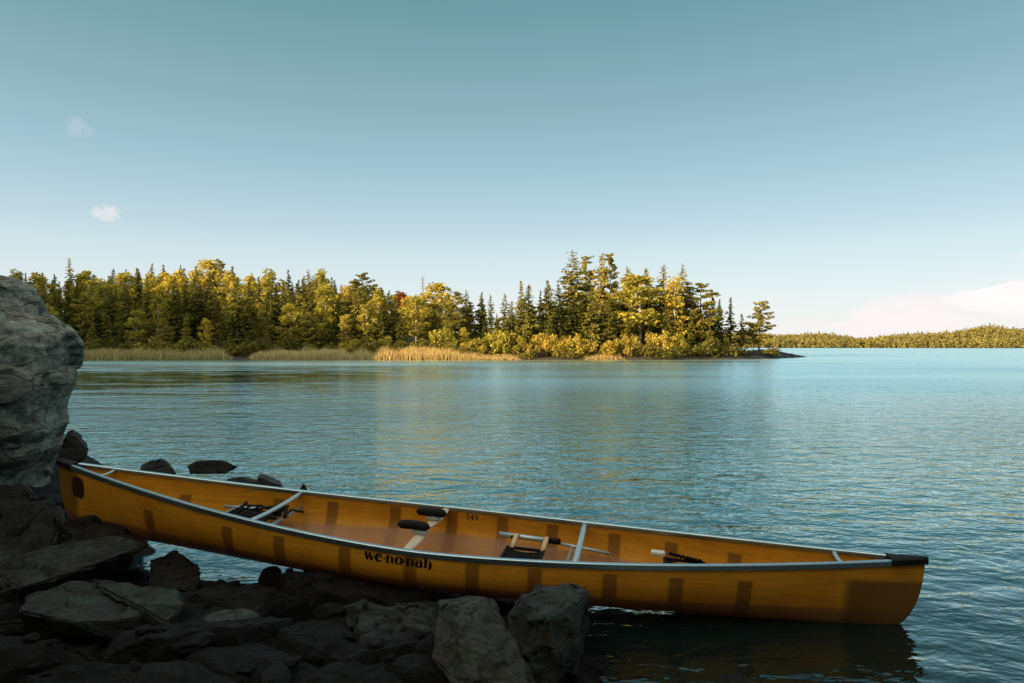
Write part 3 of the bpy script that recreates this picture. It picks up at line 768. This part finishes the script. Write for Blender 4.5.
RK = [
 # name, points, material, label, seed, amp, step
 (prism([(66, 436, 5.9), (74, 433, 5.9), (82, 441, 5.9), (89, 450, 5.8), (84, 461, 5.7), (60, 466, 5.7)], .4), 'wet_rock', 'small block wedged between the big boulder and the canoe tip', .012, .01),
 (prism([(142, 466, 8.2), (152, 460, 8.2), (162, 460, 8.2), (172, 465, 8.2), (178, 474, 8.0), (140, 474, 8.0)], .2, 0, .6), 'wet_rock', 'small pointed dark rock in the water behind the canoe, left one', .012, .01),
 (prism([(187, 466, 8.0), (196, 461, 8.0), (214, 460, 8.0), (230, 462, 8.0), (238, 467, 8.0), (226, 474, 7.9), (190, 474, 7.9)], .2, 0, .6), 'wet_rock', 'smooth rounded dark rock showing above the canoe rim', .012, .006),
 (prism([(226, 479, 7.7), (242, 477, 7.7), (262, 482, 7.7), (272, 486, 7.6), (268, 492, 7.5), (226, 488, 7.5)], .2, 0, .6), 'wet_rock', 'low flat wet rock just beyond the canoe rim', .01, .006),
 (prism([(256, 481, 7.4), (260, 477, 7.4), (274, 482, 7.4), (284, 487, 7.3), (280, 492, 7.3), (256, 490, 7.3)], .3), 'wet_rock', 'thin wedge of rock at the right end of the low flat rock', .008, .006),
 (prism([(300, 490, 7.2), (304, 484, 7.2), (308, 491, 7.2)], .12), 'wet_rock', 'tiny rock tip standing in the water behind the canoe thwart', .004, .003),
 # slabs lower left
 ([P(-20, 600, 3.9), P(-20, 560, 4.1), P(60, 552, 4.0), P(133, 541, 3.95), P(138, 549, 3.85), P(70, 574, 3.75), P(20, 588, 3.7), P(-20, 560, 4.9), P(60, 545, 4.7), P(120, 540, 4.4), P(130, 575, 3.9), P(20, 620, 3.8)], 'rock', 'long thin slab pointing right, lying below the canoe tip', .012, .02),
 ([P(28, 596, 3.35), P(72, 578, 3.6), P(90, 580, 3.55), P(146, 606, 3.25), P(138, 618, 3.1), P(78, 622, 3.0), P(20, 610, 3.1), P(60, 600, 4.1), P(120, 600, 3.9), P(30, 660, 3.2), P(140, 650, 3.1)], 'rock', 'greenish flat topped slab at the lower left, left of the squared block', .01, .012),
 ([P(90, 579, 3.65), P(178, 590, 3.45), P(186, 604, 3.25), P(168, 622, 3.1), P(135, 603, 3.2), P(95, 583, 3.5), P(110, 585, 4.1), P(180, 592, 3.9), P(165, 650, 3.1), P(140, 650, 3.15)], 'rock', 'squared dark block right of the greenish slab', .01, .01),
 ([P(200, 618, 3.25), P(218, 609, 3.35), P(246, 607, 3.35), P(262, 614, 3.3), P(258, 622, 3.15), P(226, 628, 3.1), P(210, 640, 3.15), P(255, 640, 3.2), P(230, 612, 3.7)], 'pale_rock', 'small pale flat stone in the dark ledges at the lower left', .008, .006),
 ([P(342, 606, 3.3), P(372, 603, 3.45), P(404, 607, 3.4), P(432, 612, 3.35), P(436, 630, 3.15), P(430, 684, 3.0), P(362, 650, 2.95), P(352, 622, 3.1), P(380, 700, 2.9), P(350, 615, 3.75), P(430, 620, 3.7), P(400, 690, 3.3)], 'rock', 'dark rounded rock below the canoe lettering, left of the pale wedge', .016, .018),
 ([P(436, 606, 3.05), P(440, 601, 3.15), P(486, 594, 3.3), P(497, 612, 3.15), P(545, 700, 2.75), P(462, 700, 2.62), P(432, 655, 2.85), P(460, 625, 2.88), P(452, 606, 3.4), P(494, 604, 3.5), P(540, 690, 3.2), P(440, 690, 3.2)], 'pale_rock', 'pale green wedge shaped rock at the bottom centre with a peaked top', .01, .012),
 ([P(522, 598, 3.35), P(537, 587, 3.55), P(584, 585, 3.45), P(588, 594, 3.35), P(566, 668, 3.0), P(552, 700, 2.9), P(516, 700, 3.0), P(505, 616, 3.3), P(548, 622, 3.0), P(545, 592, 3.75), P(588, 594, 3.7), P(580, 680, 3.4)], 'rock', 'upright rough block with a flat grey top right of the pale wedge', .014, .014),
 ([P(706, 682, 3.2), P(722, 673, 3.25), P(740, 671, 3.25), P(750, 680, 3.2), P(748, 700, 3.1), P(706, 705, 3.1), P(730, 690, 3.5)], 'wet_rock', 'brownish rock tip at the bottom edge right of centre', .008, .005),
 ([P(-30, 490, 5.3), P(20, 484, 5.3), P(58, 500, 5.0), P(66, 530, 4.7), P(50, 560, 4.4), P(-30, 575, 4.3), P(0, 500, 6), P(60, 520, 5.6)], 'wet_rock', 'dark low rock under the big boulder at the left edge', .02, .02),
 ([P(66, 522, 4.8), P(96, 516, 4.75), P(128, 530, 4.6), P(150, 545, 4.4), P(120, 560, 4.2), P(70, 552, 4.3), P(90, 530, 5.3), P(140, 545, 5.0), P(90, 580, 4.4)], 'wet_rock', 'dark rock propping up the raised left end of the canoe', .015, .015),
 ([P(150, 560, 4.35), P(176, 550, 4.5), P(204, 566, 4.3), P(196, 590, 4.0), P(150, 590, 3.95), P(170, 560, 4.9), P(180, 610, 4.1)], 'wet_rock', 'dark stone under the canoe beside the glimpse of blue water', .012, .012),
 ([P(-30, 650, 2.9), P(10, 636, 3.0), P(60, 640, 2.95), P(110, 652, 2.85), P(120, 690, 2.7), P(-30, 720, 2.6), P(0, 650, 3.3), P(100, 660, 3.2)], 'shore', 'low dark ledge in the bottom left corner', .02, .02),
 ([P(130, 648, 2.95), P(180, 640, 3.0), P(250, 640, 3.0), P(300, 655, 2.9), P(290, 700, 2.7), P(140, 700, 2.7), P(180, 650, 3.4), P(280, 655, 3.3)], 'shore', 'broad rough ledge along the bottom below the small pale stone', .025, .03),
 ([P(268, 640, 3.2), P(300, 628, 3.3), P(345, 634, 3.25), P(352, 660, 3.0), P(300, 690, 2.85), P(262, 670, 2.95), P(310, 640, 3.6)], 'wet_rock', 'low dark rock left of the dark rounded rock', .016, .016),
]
for i, (pts, mk, lab, amp, step) in enumerate(RK):
    big = max(p[0] for p in pts) - min(p[0] for p in pts)
    hull_rock('rock', pts, M[mk], lab, 'rock', amp * 1.2, 5.0 if big < .9 else 3.0, i + 3, .006 if big < .5 else .008, 4 if big < .5 else 5, step * 1.4)
# rock shelf at the tip of the island
pts = [(X(px, D), D, z) for px, D, z in [(735, 88, .3), (745, 90, .9), (762, 92, 1.1), (776, 94, .95), (790, 97, .6), (801, 99.5, .25), (808, 100.5, .02), (800, 103, .1), (770, 104, .8), (745, 100, .8), (735, 88, -.5), (770, 90, -.3), (790, 94, -.4), (808, 100, -.4), (780, 106, -.5)]]
hull_rock('rock_ledge', pts, M['wet_rock'], 'low bare rock ledge tapering into the lake at the tip of the island', 'rock ledge', .12, .5, 31, .1, 5, .12)
# pebbles and rubble between the rocks (uncountable)
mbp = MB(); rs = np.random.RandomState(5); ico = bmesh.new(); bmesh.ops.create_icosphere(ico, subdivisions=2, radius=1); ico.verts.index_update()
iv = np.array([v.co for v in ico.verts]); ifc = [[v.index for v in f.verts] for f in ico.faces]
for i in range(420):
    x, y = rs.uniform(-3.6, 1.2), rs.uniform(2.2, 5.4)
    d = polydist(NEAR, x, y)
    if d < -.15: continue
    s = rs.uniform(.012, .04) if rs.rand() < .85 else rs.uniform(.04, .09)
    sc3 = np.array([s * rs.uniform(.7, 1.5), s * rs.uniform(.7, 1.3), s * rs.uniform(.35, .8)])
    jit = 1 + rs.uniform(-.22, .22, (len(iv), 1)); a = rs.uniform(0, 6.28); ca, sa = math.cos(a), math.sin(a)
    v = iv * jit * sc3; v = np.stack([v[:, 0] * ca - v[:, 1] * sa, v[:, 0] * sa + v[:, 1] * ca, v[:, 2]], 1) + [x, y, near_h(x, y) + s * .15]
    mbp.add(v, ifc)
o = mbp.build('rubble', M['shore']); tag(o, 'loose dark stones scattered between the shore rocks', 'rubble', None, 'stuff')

# ------------------------------------------------------------------ canoe
LH = 2.81; BW = .4437; PW = 1.596; KL, KR, MM = .1736, .1283, 1.784
canoe = empty('canoe', (-.4688, 4.3685, .0981)); tag(canoe, 'long amber yellow canoe drawn up on the rocks, its right end afloat', 'canoe')
canoe.matrix_world = Matrix.Translation((-.4688, 4.3685, .0981)) @ Matrix.Rotation(-.1825, 4, 'Z') @ Matrix.Rotation(.0595, 4, 'Y') @ Matrix.Rotation(.0543, 4, 'X')
def zg(x): s = x / LH; return .32 + (KR if s > 0 else KL) * abs(s) ** MM
def bb_(x): return BW * max(0, 1 - abs(x / LH) ** PW)
def zk(x):
    a = abs(x); z = .018 * (a / LH) ** 2; xe = LH - .25
    if a > xe:
        u = min(1, (a - xe) / (LH - xe)); n = 2.5
        z += (zg(x) - z) * (1 - (1 - u ** n) ** (1 / n))
    return z
def sect(x, v, side, inset=0.0):
    """v 0 at the gunwale, 1 on the keel line"""
    s = abs(x) / LH; n = 2.75 - 1.35 * s ** 2.0
    a = v * math.pi / 2
    y = bb_(x) * max(0, math.cos(a)) ** (2 / n) * (1 + .05 * math.sin(math.pi * min(1, v * 1.6)) * (1 - s))
    z = zg(x) - (zg(x) - zk(x)) * math.sin(a) ** (2 / n)
    return Vector((x, side * max(0, y - inset), z + inset * v))
SX = [LH * math.sin(t) for t in np.linspace(-math.pi / 2, math.pi / 2, 181)]
nv = 22; V = []; Fc = []; nr = 2 * nv + 1
for x in SX:
    for k in range(nr):
        q = k / nv - 1
        side = -1 if q < 0 else 1; v = 1 - abs(q); v = 1 - (1 - v) ** 1.0
        V.append(sect(x * .9999, v, side))
for i in range(len(SX) - 1):
    for k in range(nr - 1):
        Fc.append([i * nr + k, (i + 1) * nr + k, (i + 1) * nr + k + 1, i * nr + k + 1])
hull = mesh('hull', V, Fc, M['hull'], canoe, True)
so = hull.modifiers.new('thick', 'SOLIDIFY'); so.thickness = .005; so.offset = 0
# gunwales
for side in (-1, 1):
    V = []; Fc = []; prof_ = [(-.008, -.020), (.012, -.024), (.014, .003), (.010, .008), (-.010, .008), (-.014, .003), (-.014, -.008), (-.008, -.008)]
    xsG = [x for x in SX if abs(x) < LH - .02]
    for x in xsG:
        w = min(1, bb_(x) / .03)
        for (dy, dz) in prof_:
            V.append((x, side * max(.001, bb_(x) + dy * (w if dy < 0 else 1)), zg(x) + dz))
    m_ = len(prof_)
    for i in range(len(xsG) - 1):
        for k in range(m_):
            k2 = (k + 1) % m_; f = [i * m_ + k, (i + 1) * m_ + k, (i + 1) * m_ + k2, i * m_ + k2]; Fc.append(f if side > 0 else f[::-1])
    Fc.append(list(range(m_))); Fc.append([(len(xsG) - 1) * m_ + k for k in range(m_)])
    mesh('gunwale', V, Fc, M['alu'], canoe)
# deck plates
for sgn in (-1, 1):
    V = []; Fc = []; n = 12; x0, x1 = LH - (.19 if sgn > 0 else .13), LH + .012
    for i in range(n + 1):
        x = sgn * (x0 + (x1 - x0) * i / n); xc = max(-LH, min(LH, x)); w = bb_(xc) + .018
        zt = zg(xc) + .013
        V += [(x, -w, zt - .036), (x, -w, zt - .004), (x, -w * .5, zt + .004), (x, w * .5, zt + .004), (x, w, zt - .004), (x, w, zt - .036)]
    for i in range(n):
        for k in range(6):
            k2 = (k + 1) % 6; f = [i * 6 + k, (i + 1) * 6 + k, (i + 1) * 6 + k2, i * 6 + k2]; Fc.append(f if sgn < 0 else f[::-1])
    Fc.append(list(range(6))); Fc.append([n * 6 + k for k in range(6)])
    mesh('deck_plate', V, Fc, M['black'], canoe)
def cross(name, x, r, mat, dz=0.0, flat=1.0, y0=None, y1=None, dx=0.0):
    mb = MB(); w = bb_(x) - .004; z = zg(x) + dz
    a, b = (-w if y0 is None else y0), (w if y1 is None else y1)
    pts = [(x + dx * (2 * t - 1), a + (b - a) * t, z - .012 * (1 - (2 * t - 1) ** 2)) for t in np.linspace(0, 1, 9)]
    mb.tube(pts, r, 10, True, flat); return mb.build(name, mat, canoe, True)
cross('thwart', -1.135, .017, M['alu_tube'], -.012, .7)
cross('thwart', .885, .018, M['alu_tube'], -.012, .7)
cross('carry_handle', -2.44, .011, M['alu_tube'], -.01, .8)
cross('carry_handle', 2.36, .013, M['alu_tube'], -.008, .8)
# yoke
xk = -.085; mb = MB(); w = bb_(xk) - .004
pts = [(xk - .03 * math.exp(-((y) / .12) ** 2), y, zg(xk) - .014 - .012 * math.exp(-(y / .15) ** 2)) for y in np.linspace(-w, w, 21)]
mb.tube(pts, [.024 + .012 * abs(math.sin(t * 3.14 * 2)) for t in np.linspace(0, 1, 21)], 10, True, .38)
yk = mb.build('yoke', M['ash'], canoe, True)
for y, ox in ((-.125, .022), (.16, .048)):
    mb = MB(); L2 = .105; n = 12; cx = xk - .075 + ox
    pts = [(cx + L2 * t, y, zg(xk) + .045 - .008 * t * t) for t in np.linspace(-1, 1, n)]
    mb.tube(pts, [.0245 * (1 - abs(t) ** 6) ** .5 + .004 for t in np.linspace(-1, 1, n)], 14, True, 1.0)
    p = mb.build('shoulder_pad', M['black'], canoe, True)
    mb = MB(); mb.box((xk - .01, y, zg(xk) + .008), (.09, .05, .02)); mb.box((xk - .01, y, zg(xk) + .022), (.03, .03, .026))
    mb.build('pad_bracket', M['alu_tube'], canoe, False, .003)
# seats
def seat(xc, z, y0, y1, lx, ang=0, rail=True, straps=None, dip=.02, frame_mat='alu_tube'):
    mb = MB(); nx, ny = 9, 7; V = []; Fc = []
    # webbing pan: woven strips
    for j in range(ny):
        y = y0 + (y1 - y0) * (j + .5) / ny; w = (y1 - y0) / ny * .4
        for s_ in range(8):
            xa = xc - lx / 2 + lx * s_ / 8; xb = xa + lx / 8; t0 = (2 * s_ / 8 - 1); t1 = (2 * (s_ + 1) / 8 - 1)
            za = z - dip * (1 - t0 * t0) + .002 * ((s_ + j) % 2); zb = z - dip * (1 - t1 * t1) + .002 * ((s_ + 1 + j) % 2); k = len(V)
            V += [(xa, y - w, za), (xb, y - w, zb), (xb, y + w, zb), (xa, y + w, za)]; Fc.append([k, k + 1, k + 2, k + 3])
    for i in range(nx):
        x = xc - lx / 2 + lx * (i + .5) / nx; w = lx / nx * .42; t = 2 * (i + .5) / nx - 1; k = len(V)
        zc = z - dip * (1 - t * t) - .004
        V += [(x - w, y0, zc), (x + w, y0, zc), (x + w, y1, zc), (x - w, y1, zc)]; Fc.append([k, k + 1, k + 2, k + 3])
    st_ = mesh('seat', V, Fc, M['webbing'], canoe); so = st_.modifiers.new('t', 'SOLIDIFY'); so.thickness = .004
    mb = MB(); e = .012
    mb.tube([(xc - lx / 2, y0, z), (xc + lx / 2, y0, z), (xc + lx / 2, y1, z), (xc - lx / 2, y1, z), (xc - lx / 2, y0, z)], .011, 8, False)
    mb.build('seat_frame', M['black'], st_, True)
    if rail:
        for x in (xc - lx / 2 - .05, xc + lx / 2 + .06):
            mb = MB(); w = inner_half(x, z - .02); mb.tube([(x, -w, z - .02), (x, w, z - .02)], .0125, 8); mb.build('seat_rail', M[frame_mat], canoe, True)
    return st_
def inner_half(x, z):
    for v in np.linspace(0, 1, 60):
        p = sect(x, v, 1)
        if p.z <= z: return p.y - .004
    return .1
s1 = seat(-1.34, .255, -.16, .2, .3, rail=True)
mb = MB()   # rumpled strap and buckles lying on the left seat
rs = np.random.RandomState(3)
pts = [(-1.44 + .034 * t + rs.normal() * .012, .03 + .09 * math.sin(t * 2.1) + rs.normal() * .015, .285 + .035 * abs(math.sin(t * 1.7))) for t in range(14)]
mb.tube(pts, .014, 6, True, .5); mb.build('strap', M['webbing'], s1, False)
for k in range(5):
    mb = MB(); mb.box((-1.15 + .03 * k, .06 + .035 * (k % 2) + .02 * k, .268 + .018 * (k % 3)), (.034, .024, .016), Matrix.Rotation(.1 * k, 4, 'Z')); mb.build('buckle', M['webbing'], s1, False, .002)
mb = MB(); mb.tube([(-1.62, .16, .245), (-1.35, .18, .25)], .012, 8); mb.build('seat_slide', M['alu_tube'], canoe, True)
s2 = seat(.53, .195, -.16, .14, .24, rail=False)
for x in (.44, .64):
    mb = MB()
    mb.tube([(x, .13, .198), (x + .005, .18, .218), (x + .01, .245, .25), (x + .01, .262, .245)], .017, 6, True, .3); mb.build('strap', M['tan'], canoe, True)
mb = MB(); mb.tube([(.33, .262, .232), (.72, .262, .222)], .017, 10); mb.build('side_rail', M['alu_tube'], canoe, True)
for xa_, xb_ in ((.665, .74), (.415, .455)):
    mb = MB(); mb.tube([(xa_, .262, .226), (xb_, .262, .224)], .020, 10); mb.build('rail_clamp', M['black'], canoe, True)
mb = MB(); mb.tube([(.74, .255, .215), (1.06, .245, .19)], .011, 8); mb.build('foot_brace_tube', M['alu_tube'], canoe, True)
mb = MB(); w = inner_half(.82, .17); mb.tube([(.80, -w, .17), (.82, .25, .2)], .010, 8); mb.build('foot_brace', M['alu_tube'], canoe, True)
s3 = seat(1.52, .235, -.1, .14, .24, rail=False)
mb = MB(); mb.box((1.36, .15, .262), (.085, .05, .026)); mb.build('seat_slide', M['white'], canoe, False, .006)
mb = MB()
mb.tube([(1.43 + .012 * k, .155 - .002 * k, .262 - .001 * k + .007 * (k % 2)) for k in range(17)], .011, 6); mb.build('strap', M['webbing'], canoe)

# decals laid on the hull: u = local x, d = distance down from the rim
def on_hull(x, d, side, off):
    # walk down the section
    prev = sect(x, 0, side); acc = 0; p = prev; last = prev
    for v in np.linspace(0, 1, 90)[1:]:
        p = sect(x, v, side); stp = (p - prev).length
        if acc + stp >= d:
            f = (d - acc) / stp; q = prev.lerp(p, f); tv = (p - prev).normalized(); break
        acc += stp; prev = p
    else: q = p; tv = Vector((0, 0, -1))
    e = .01; tu = (sect(x + e, v, side) - sect(x - e, v, side)).normalized()
    n = tu.cross(tv).normalized()
    if n.y * side < 0: n = -n
    return q + n * off
def stroke(mb, pts, ws, x0, d0, sx, sy, side, off, flip=False):
    """pts in glyph space, drawn as a ribbon of varying width on the hull"""
    n = len(pts); Lf = []; Rt = []
    for i in range(n):
        a = pts[max(0, i - 1)]; b = pts[min(n - 1, i + 1)]; dx, dy = b[0] - a[0], b[1] - a[1]; l = math.hypot(dx, dy) or 1
        nx, ny = -dy / l, dx / l; w = ws[i] / 2
        Lf.append((pts[i][0] + nx * w, pts[i][1] + ny * w)); Rt.append((pts[i][0] - nx * w, pts[i][1] - ny * w))
    V = [on_hull(x0 + p[0] * sx, d0 - p[1] * sy, side, off) for p in Lf + Rt]
    mb.add(V, [[i, i + 1, n + i + 1, n + i] for i in range(n - 1)])
TK, TN = .29, .10
def arc(cx, cy, rx, ry, a0, a1, n=10): return [(cx + rx * math.cos(math.radians(a0 + (a1 - a0) * i / n)), cy + ry * math.sin(math.radians(a0 + (a1 - a0) * i / n))) for i in range(n + 1)]
def wv(pts_n, lo, hi, ph=0): return [lo + (hi - lo) * abs(math.sin(math.pi * i / (pts_n - 1) + ph)) for i in range(pts_n)]
def G(ch):
    if ch == 'w': return [([(.0, 1.05), (.08, 1.0), (.3, 0)], [.16, TK, TK]), ([(.3, 0), (.55, .95)], [TN, TN]), ([(.48, 1.0), (.78, 0)], [TK, TK]), ([(.78, 0), (1.0, .85), (.9, 1.05)], [TN, TN, .14])], 1.08
    if ch == 'e':
        a = arc(.42, .5, .34, .48, 20, 325, 16); return [(a, wv(17, TN, TK + .04)), ([(.12, .46), (.74, .66)], [TN, TN])], .84
    if ch == 'n': return [([(.14, 1.02), (.18, 0)], [TK, TK]), ([(.18, .62), (.38, .97), (.6, .9), (.66, .6)], [TN, TN, .18, TK]), ([(.66, .65), (.66, .12), (.82, .0)], [TK, TK, TN]), ([(.02, .0), (.34, .0)], [TN, TN])], .9
    if ch == 'o': a = arc(.42, .5, .32, .46, 90, 450, 22); return [(a, [TN + (TK - TN + .04) * abs(math.cos(math.radians(90 + 360 * i / 22))) for i in range(23)])], .86
    if ch == 'a': return [(arc(.34, .32, .24, .3, 40, 320, 12), wv(13, TN, TK)), ([(.1, .8), (.3, 1.0), (.55, .92), (.6, .6), (.6, .12), (.76, 0)], [.18, TN, .16, TK, TK, TN])], .82
    if ch == 'h': return [([(.12, 1.55), (.16, 1.5), (.18, 0)], [TN, TK, TK]), ([(.18, .62), (.38, .97), (.6, .9), (.66, .55)], [TN, TN, .18, TK]), ([(.66, .6), (.64, .0), (.5, -.22)], [TK, TK, TN])], .86
    if ch == '.': return [(arc(.1, .5, .05, .05, 0, 360, 8), [.12] * 9)], .22
    if ch == '5': return [([(.6, 1.4), (.16, 1.4)], [.16, .16]), ([(.18, 1.4), (.14, .8)], [.16, .16]), (arc(.34, .48, .26, .4, 120, -130, 12), [.18] * 13)], .8
    if ch == '4': return [([(.5, 1.45), (.08, .5), (.72, .5)], [.14, .14, .16]), ([(.52, 1.45), (.5, 0)], [.18, .18])], .82
mb = MB(); x = -.325
for ch in 'we.no.nah':
    g, adv = G(ch)
    for pts, ws in g: stroke(mb, pts, ws, x, .082 + (.0), .058, .043, -1, .0045)
    x += adv * .058 + .003
let = mb.build('lettering', M['ink'], hull)
mb = MB(); x = .055
for ch in '544':
    g, adv = G(ch)
    for pts, ws in g: stroke(mb, pts, ws, x + 0, .078, .034, .030, 1, -.0045)
    x += adv * .034 + .004
mb.build('lettering', M['ink'], hull)
# dark oval emblem near the left end
V = [on_hull(-2.615, .135, -1, .0045)]
for i in range(28):
    a = 2 * math.pi * i / 28; V.append(on_hull(-2.615 + .062 * math.cos(a), .135 + .085 * math.sin(a) + .01 * math.sin(3 * a), -1, .0045))
mesh('emblem', V, [[0, 1 + i, 1 + (i + 1) % 28] for i in range(28)], M['emblem'], hull)

# ------------------------------------------------------------------ camera, light, sky
cd = bpy.data.cameras.new('camera'); cam = bpy.data.objects.new('camera', cd); COL.objects.link(cam); sc.camera = cam
cd.sensor_width = 36; cd.lens = 36 * F / 1024; cd.clip_end = 9000; cd.clip_start = .05
cam.location = (0, 0, CH); cam.rotation_euler = (math.pi / 2 + PITCH, 0, 0)

SUN_EL = math.radians(10); TO = Vector((-.78, -.62)).normalized()
td = Vector((TO.x * math.cos(SUN_EL), TO.y * math.cos(SUN_EL), math.sin(SUN_EL)))
sd = bpy.data.lights.new('sun', 'SUN'); sd.energy = 5.0; sd.angle = math.radians(.5); sd.color = (1, .73, .40)
so_ = bpy.data.objects.new('sun', sd); COL.objects.link(so_); so_.rotation_euler = td.to_track_quat('Z', 'Y').to_euler(); so_.location = (-20, -10, 30)

w = bpy.data.worlds.new('World'); sc.world = w; w.use_nodes = True; nt = w.node_tree; L = nt.links
for n in list(nt.nodes): nt.nodes.remove(n)
out = N(nt, 'ShaderNodeOutputWorld'); bg = N(nt, 'ShaderNodeBackground', i_Strength=.12)
sk = N(nt, 'ShaderNodeTexSky', sky_type='NISHITA'); sk.sun_disc = False; sk.sun_elevation = SUN_EL
sk.sun_rotation = math.atan2(TO.x, TO.y); sk.air_density = 1.0; sk.dust_density = .6; sk.ozone_density = 1.5
tc0 = N(nt, 'ShaderNodeTexCoord'); n0 = N(nt, 'ShaderNodeVectorMath', operation='NORMALIZE'); L.new(tc0.outputs['Generated'], n0.inputs[0])
sz = N(nt, 'ShaderNodeSeparateXYZ'); L.new(n0.outputs[0], sz.inputs[0])
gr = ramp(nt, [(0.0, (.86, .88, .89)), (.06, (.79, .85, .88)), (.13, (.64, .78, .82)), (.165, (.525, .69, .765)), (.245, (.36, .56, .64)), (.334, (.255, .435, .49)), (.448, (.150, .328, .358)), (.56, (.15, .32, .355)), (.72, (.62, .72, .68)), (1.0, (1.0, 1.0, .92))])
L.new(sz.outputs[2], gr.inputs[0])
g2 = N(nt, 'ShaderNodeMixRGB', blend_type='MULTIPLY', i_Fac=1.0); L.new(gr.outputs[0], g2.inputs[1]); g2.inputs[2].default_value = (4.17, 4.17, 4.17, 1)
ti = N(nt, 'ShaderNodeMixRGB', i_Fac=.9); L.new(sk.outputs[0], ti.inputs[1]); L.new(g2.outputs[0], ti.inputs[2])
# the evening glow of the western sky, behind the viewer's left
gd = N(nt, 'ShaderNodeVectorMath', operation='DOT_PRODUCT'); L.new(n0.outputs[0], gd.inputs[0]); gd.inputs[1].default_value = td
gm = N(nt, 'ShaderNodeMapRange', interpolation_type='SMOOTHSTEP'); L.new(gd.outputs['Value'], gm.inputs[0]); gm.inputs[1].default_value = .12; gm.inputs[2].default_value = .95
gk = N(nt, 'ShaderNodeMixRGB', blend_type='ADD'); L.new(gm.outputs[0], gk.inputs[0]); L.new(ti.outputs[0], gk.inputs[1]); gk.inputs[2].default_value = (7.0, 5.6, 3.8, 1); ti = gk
# small clouds: soft patches at fixed directions of the sky
tc = N(nt, 'ShaderNodeTexCoord'); nrm = N(nt, 'ShaderNodeVectorMath', operation='NORMALIZE'); L.new(tc.outputs['Generated'], nrm.inputs[0])
no2 = N(nt, 'ShaderNodeTexNoise', i_Scale=70, i_Detail=7, i_Roughness=.65); no = N(nt, 'ShaderNodeTexNoise', i_Scale=13, i_Detail=8, i_Roughness=.55); mp = N(nt, 'ShaderNodeMapping'); mp.inputs['Scale'].default_value = (1, 1, 3.2)
L.new(nrm.outputs[0], mp.inputs[0]); L.new(mp.outputs[0], no.inputs['Vector']); L.new(nrm.outputs[0], no2.inputs['Vector'])
def direction(px, py): v = Vector(((px - 512) / F, 1, (HZ - py) / F)); return v.normalized()
prev = ti.outputs[0]
def cloud(px, py, rx, ry, amt, colr, lo=.35, hi=.65, nz=None):
    global prev
    d = direction(px, py); right = Vector((d.y, -d.x, 0)).normalized(); up = right.cross(d)
    def dot(vec):
        n = N(nt, 'ShaderNodeVectorMath', operation='DOT_PRODUCT'); L.new(nrm.outputs[0], n.inputs[0]); n.inputs[1].default_value = vec; return n.outputs['Value']
    def mth(op, a, b=0.0, clamp=False):
        n = N(nt, 'ShaderNodeMath', operation=op, use_clamp=clamp)
        for i, v in enumerate((a, b)):
            if isinstance(v, (int, float)): n.inputs[i].default_value = v
            else: L.new(v, n.inputs[i])
        return n.outputs[0]
    a = mth('MULTIPLY', dot(right), F / rx); b = mth('MULTIPLY', dot(up), F / ry)
    r2 = mth('ADD', mth('MULTIPLY', a, a), mth('MULTIPLY', b, b))
    fall = mth('SUBTRACT', 1.0, r2, True); fwd = mth('GREATER_THAN', dot(d), .5)
    k = N(nt, 'ShaderNodeMapRange', interpolation_type='SMOOTHSTEP'); L.new(mth('ADD', (nz or no).outputs['Fac'], mth('MULTIPLY', fall, .35)), k.inputs[0]); k.inputs[1].default_value = lo + .15; k.inputs[2].default_value = hi + .2
    f = mth('MULTIPLY', mth('MULTIPLY', k.outputs[0], mth('MULTIPLY', fwd, mth('POWER', fall, .6))), amt, True)
    mx = N(nt, 'ShaderNodeMixRGB'); L.new(f, mx.inputs[0]); L.new(prev, mx.inputs[1]); mx.inputs[2].default_value = colr + (1,); prev = mx.outputs[0]
CW = (4.15, 3.78, 3.82)
cloud(895, 318, 80, 26, .7, (4.3, 3.85, 3.9), .44, .53)
cloud(1018, 297, 52, 16, 1.0, (4.5, 4.25, 4.22), .38, .46)
cloud(1110, 300, 120, 50, .6, CW)
cloud(820, 328, 90, 12, .35, CW)
cloud(107, 213, 15, 11, .8, (3.5, 3.45, 3.5), .46, .62, no2)
cloud(75, 127, 16, 12, .32, (2.6, 2.8, 3.1), .46, .62, no2)
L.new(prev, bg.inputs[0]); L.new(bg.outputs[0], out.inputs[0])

sc.view_settings.view_transform = 'Standard'; sc.view_settings.look = 'None'; sc.view_settings.gamma = 1; sc.view_settings.use_curve_mapping = False
sc.view_settings.exposure = 1.0
sc.cycles.max_bounces = 8; sc.cycles.diffuse_bounces = 3; sc.cycles.glossy_bounces = 3; sc.cycles.transmission_bounces = 3
sc.cycles.use_denoising = True
sc.cycles.caustics_reflective = False
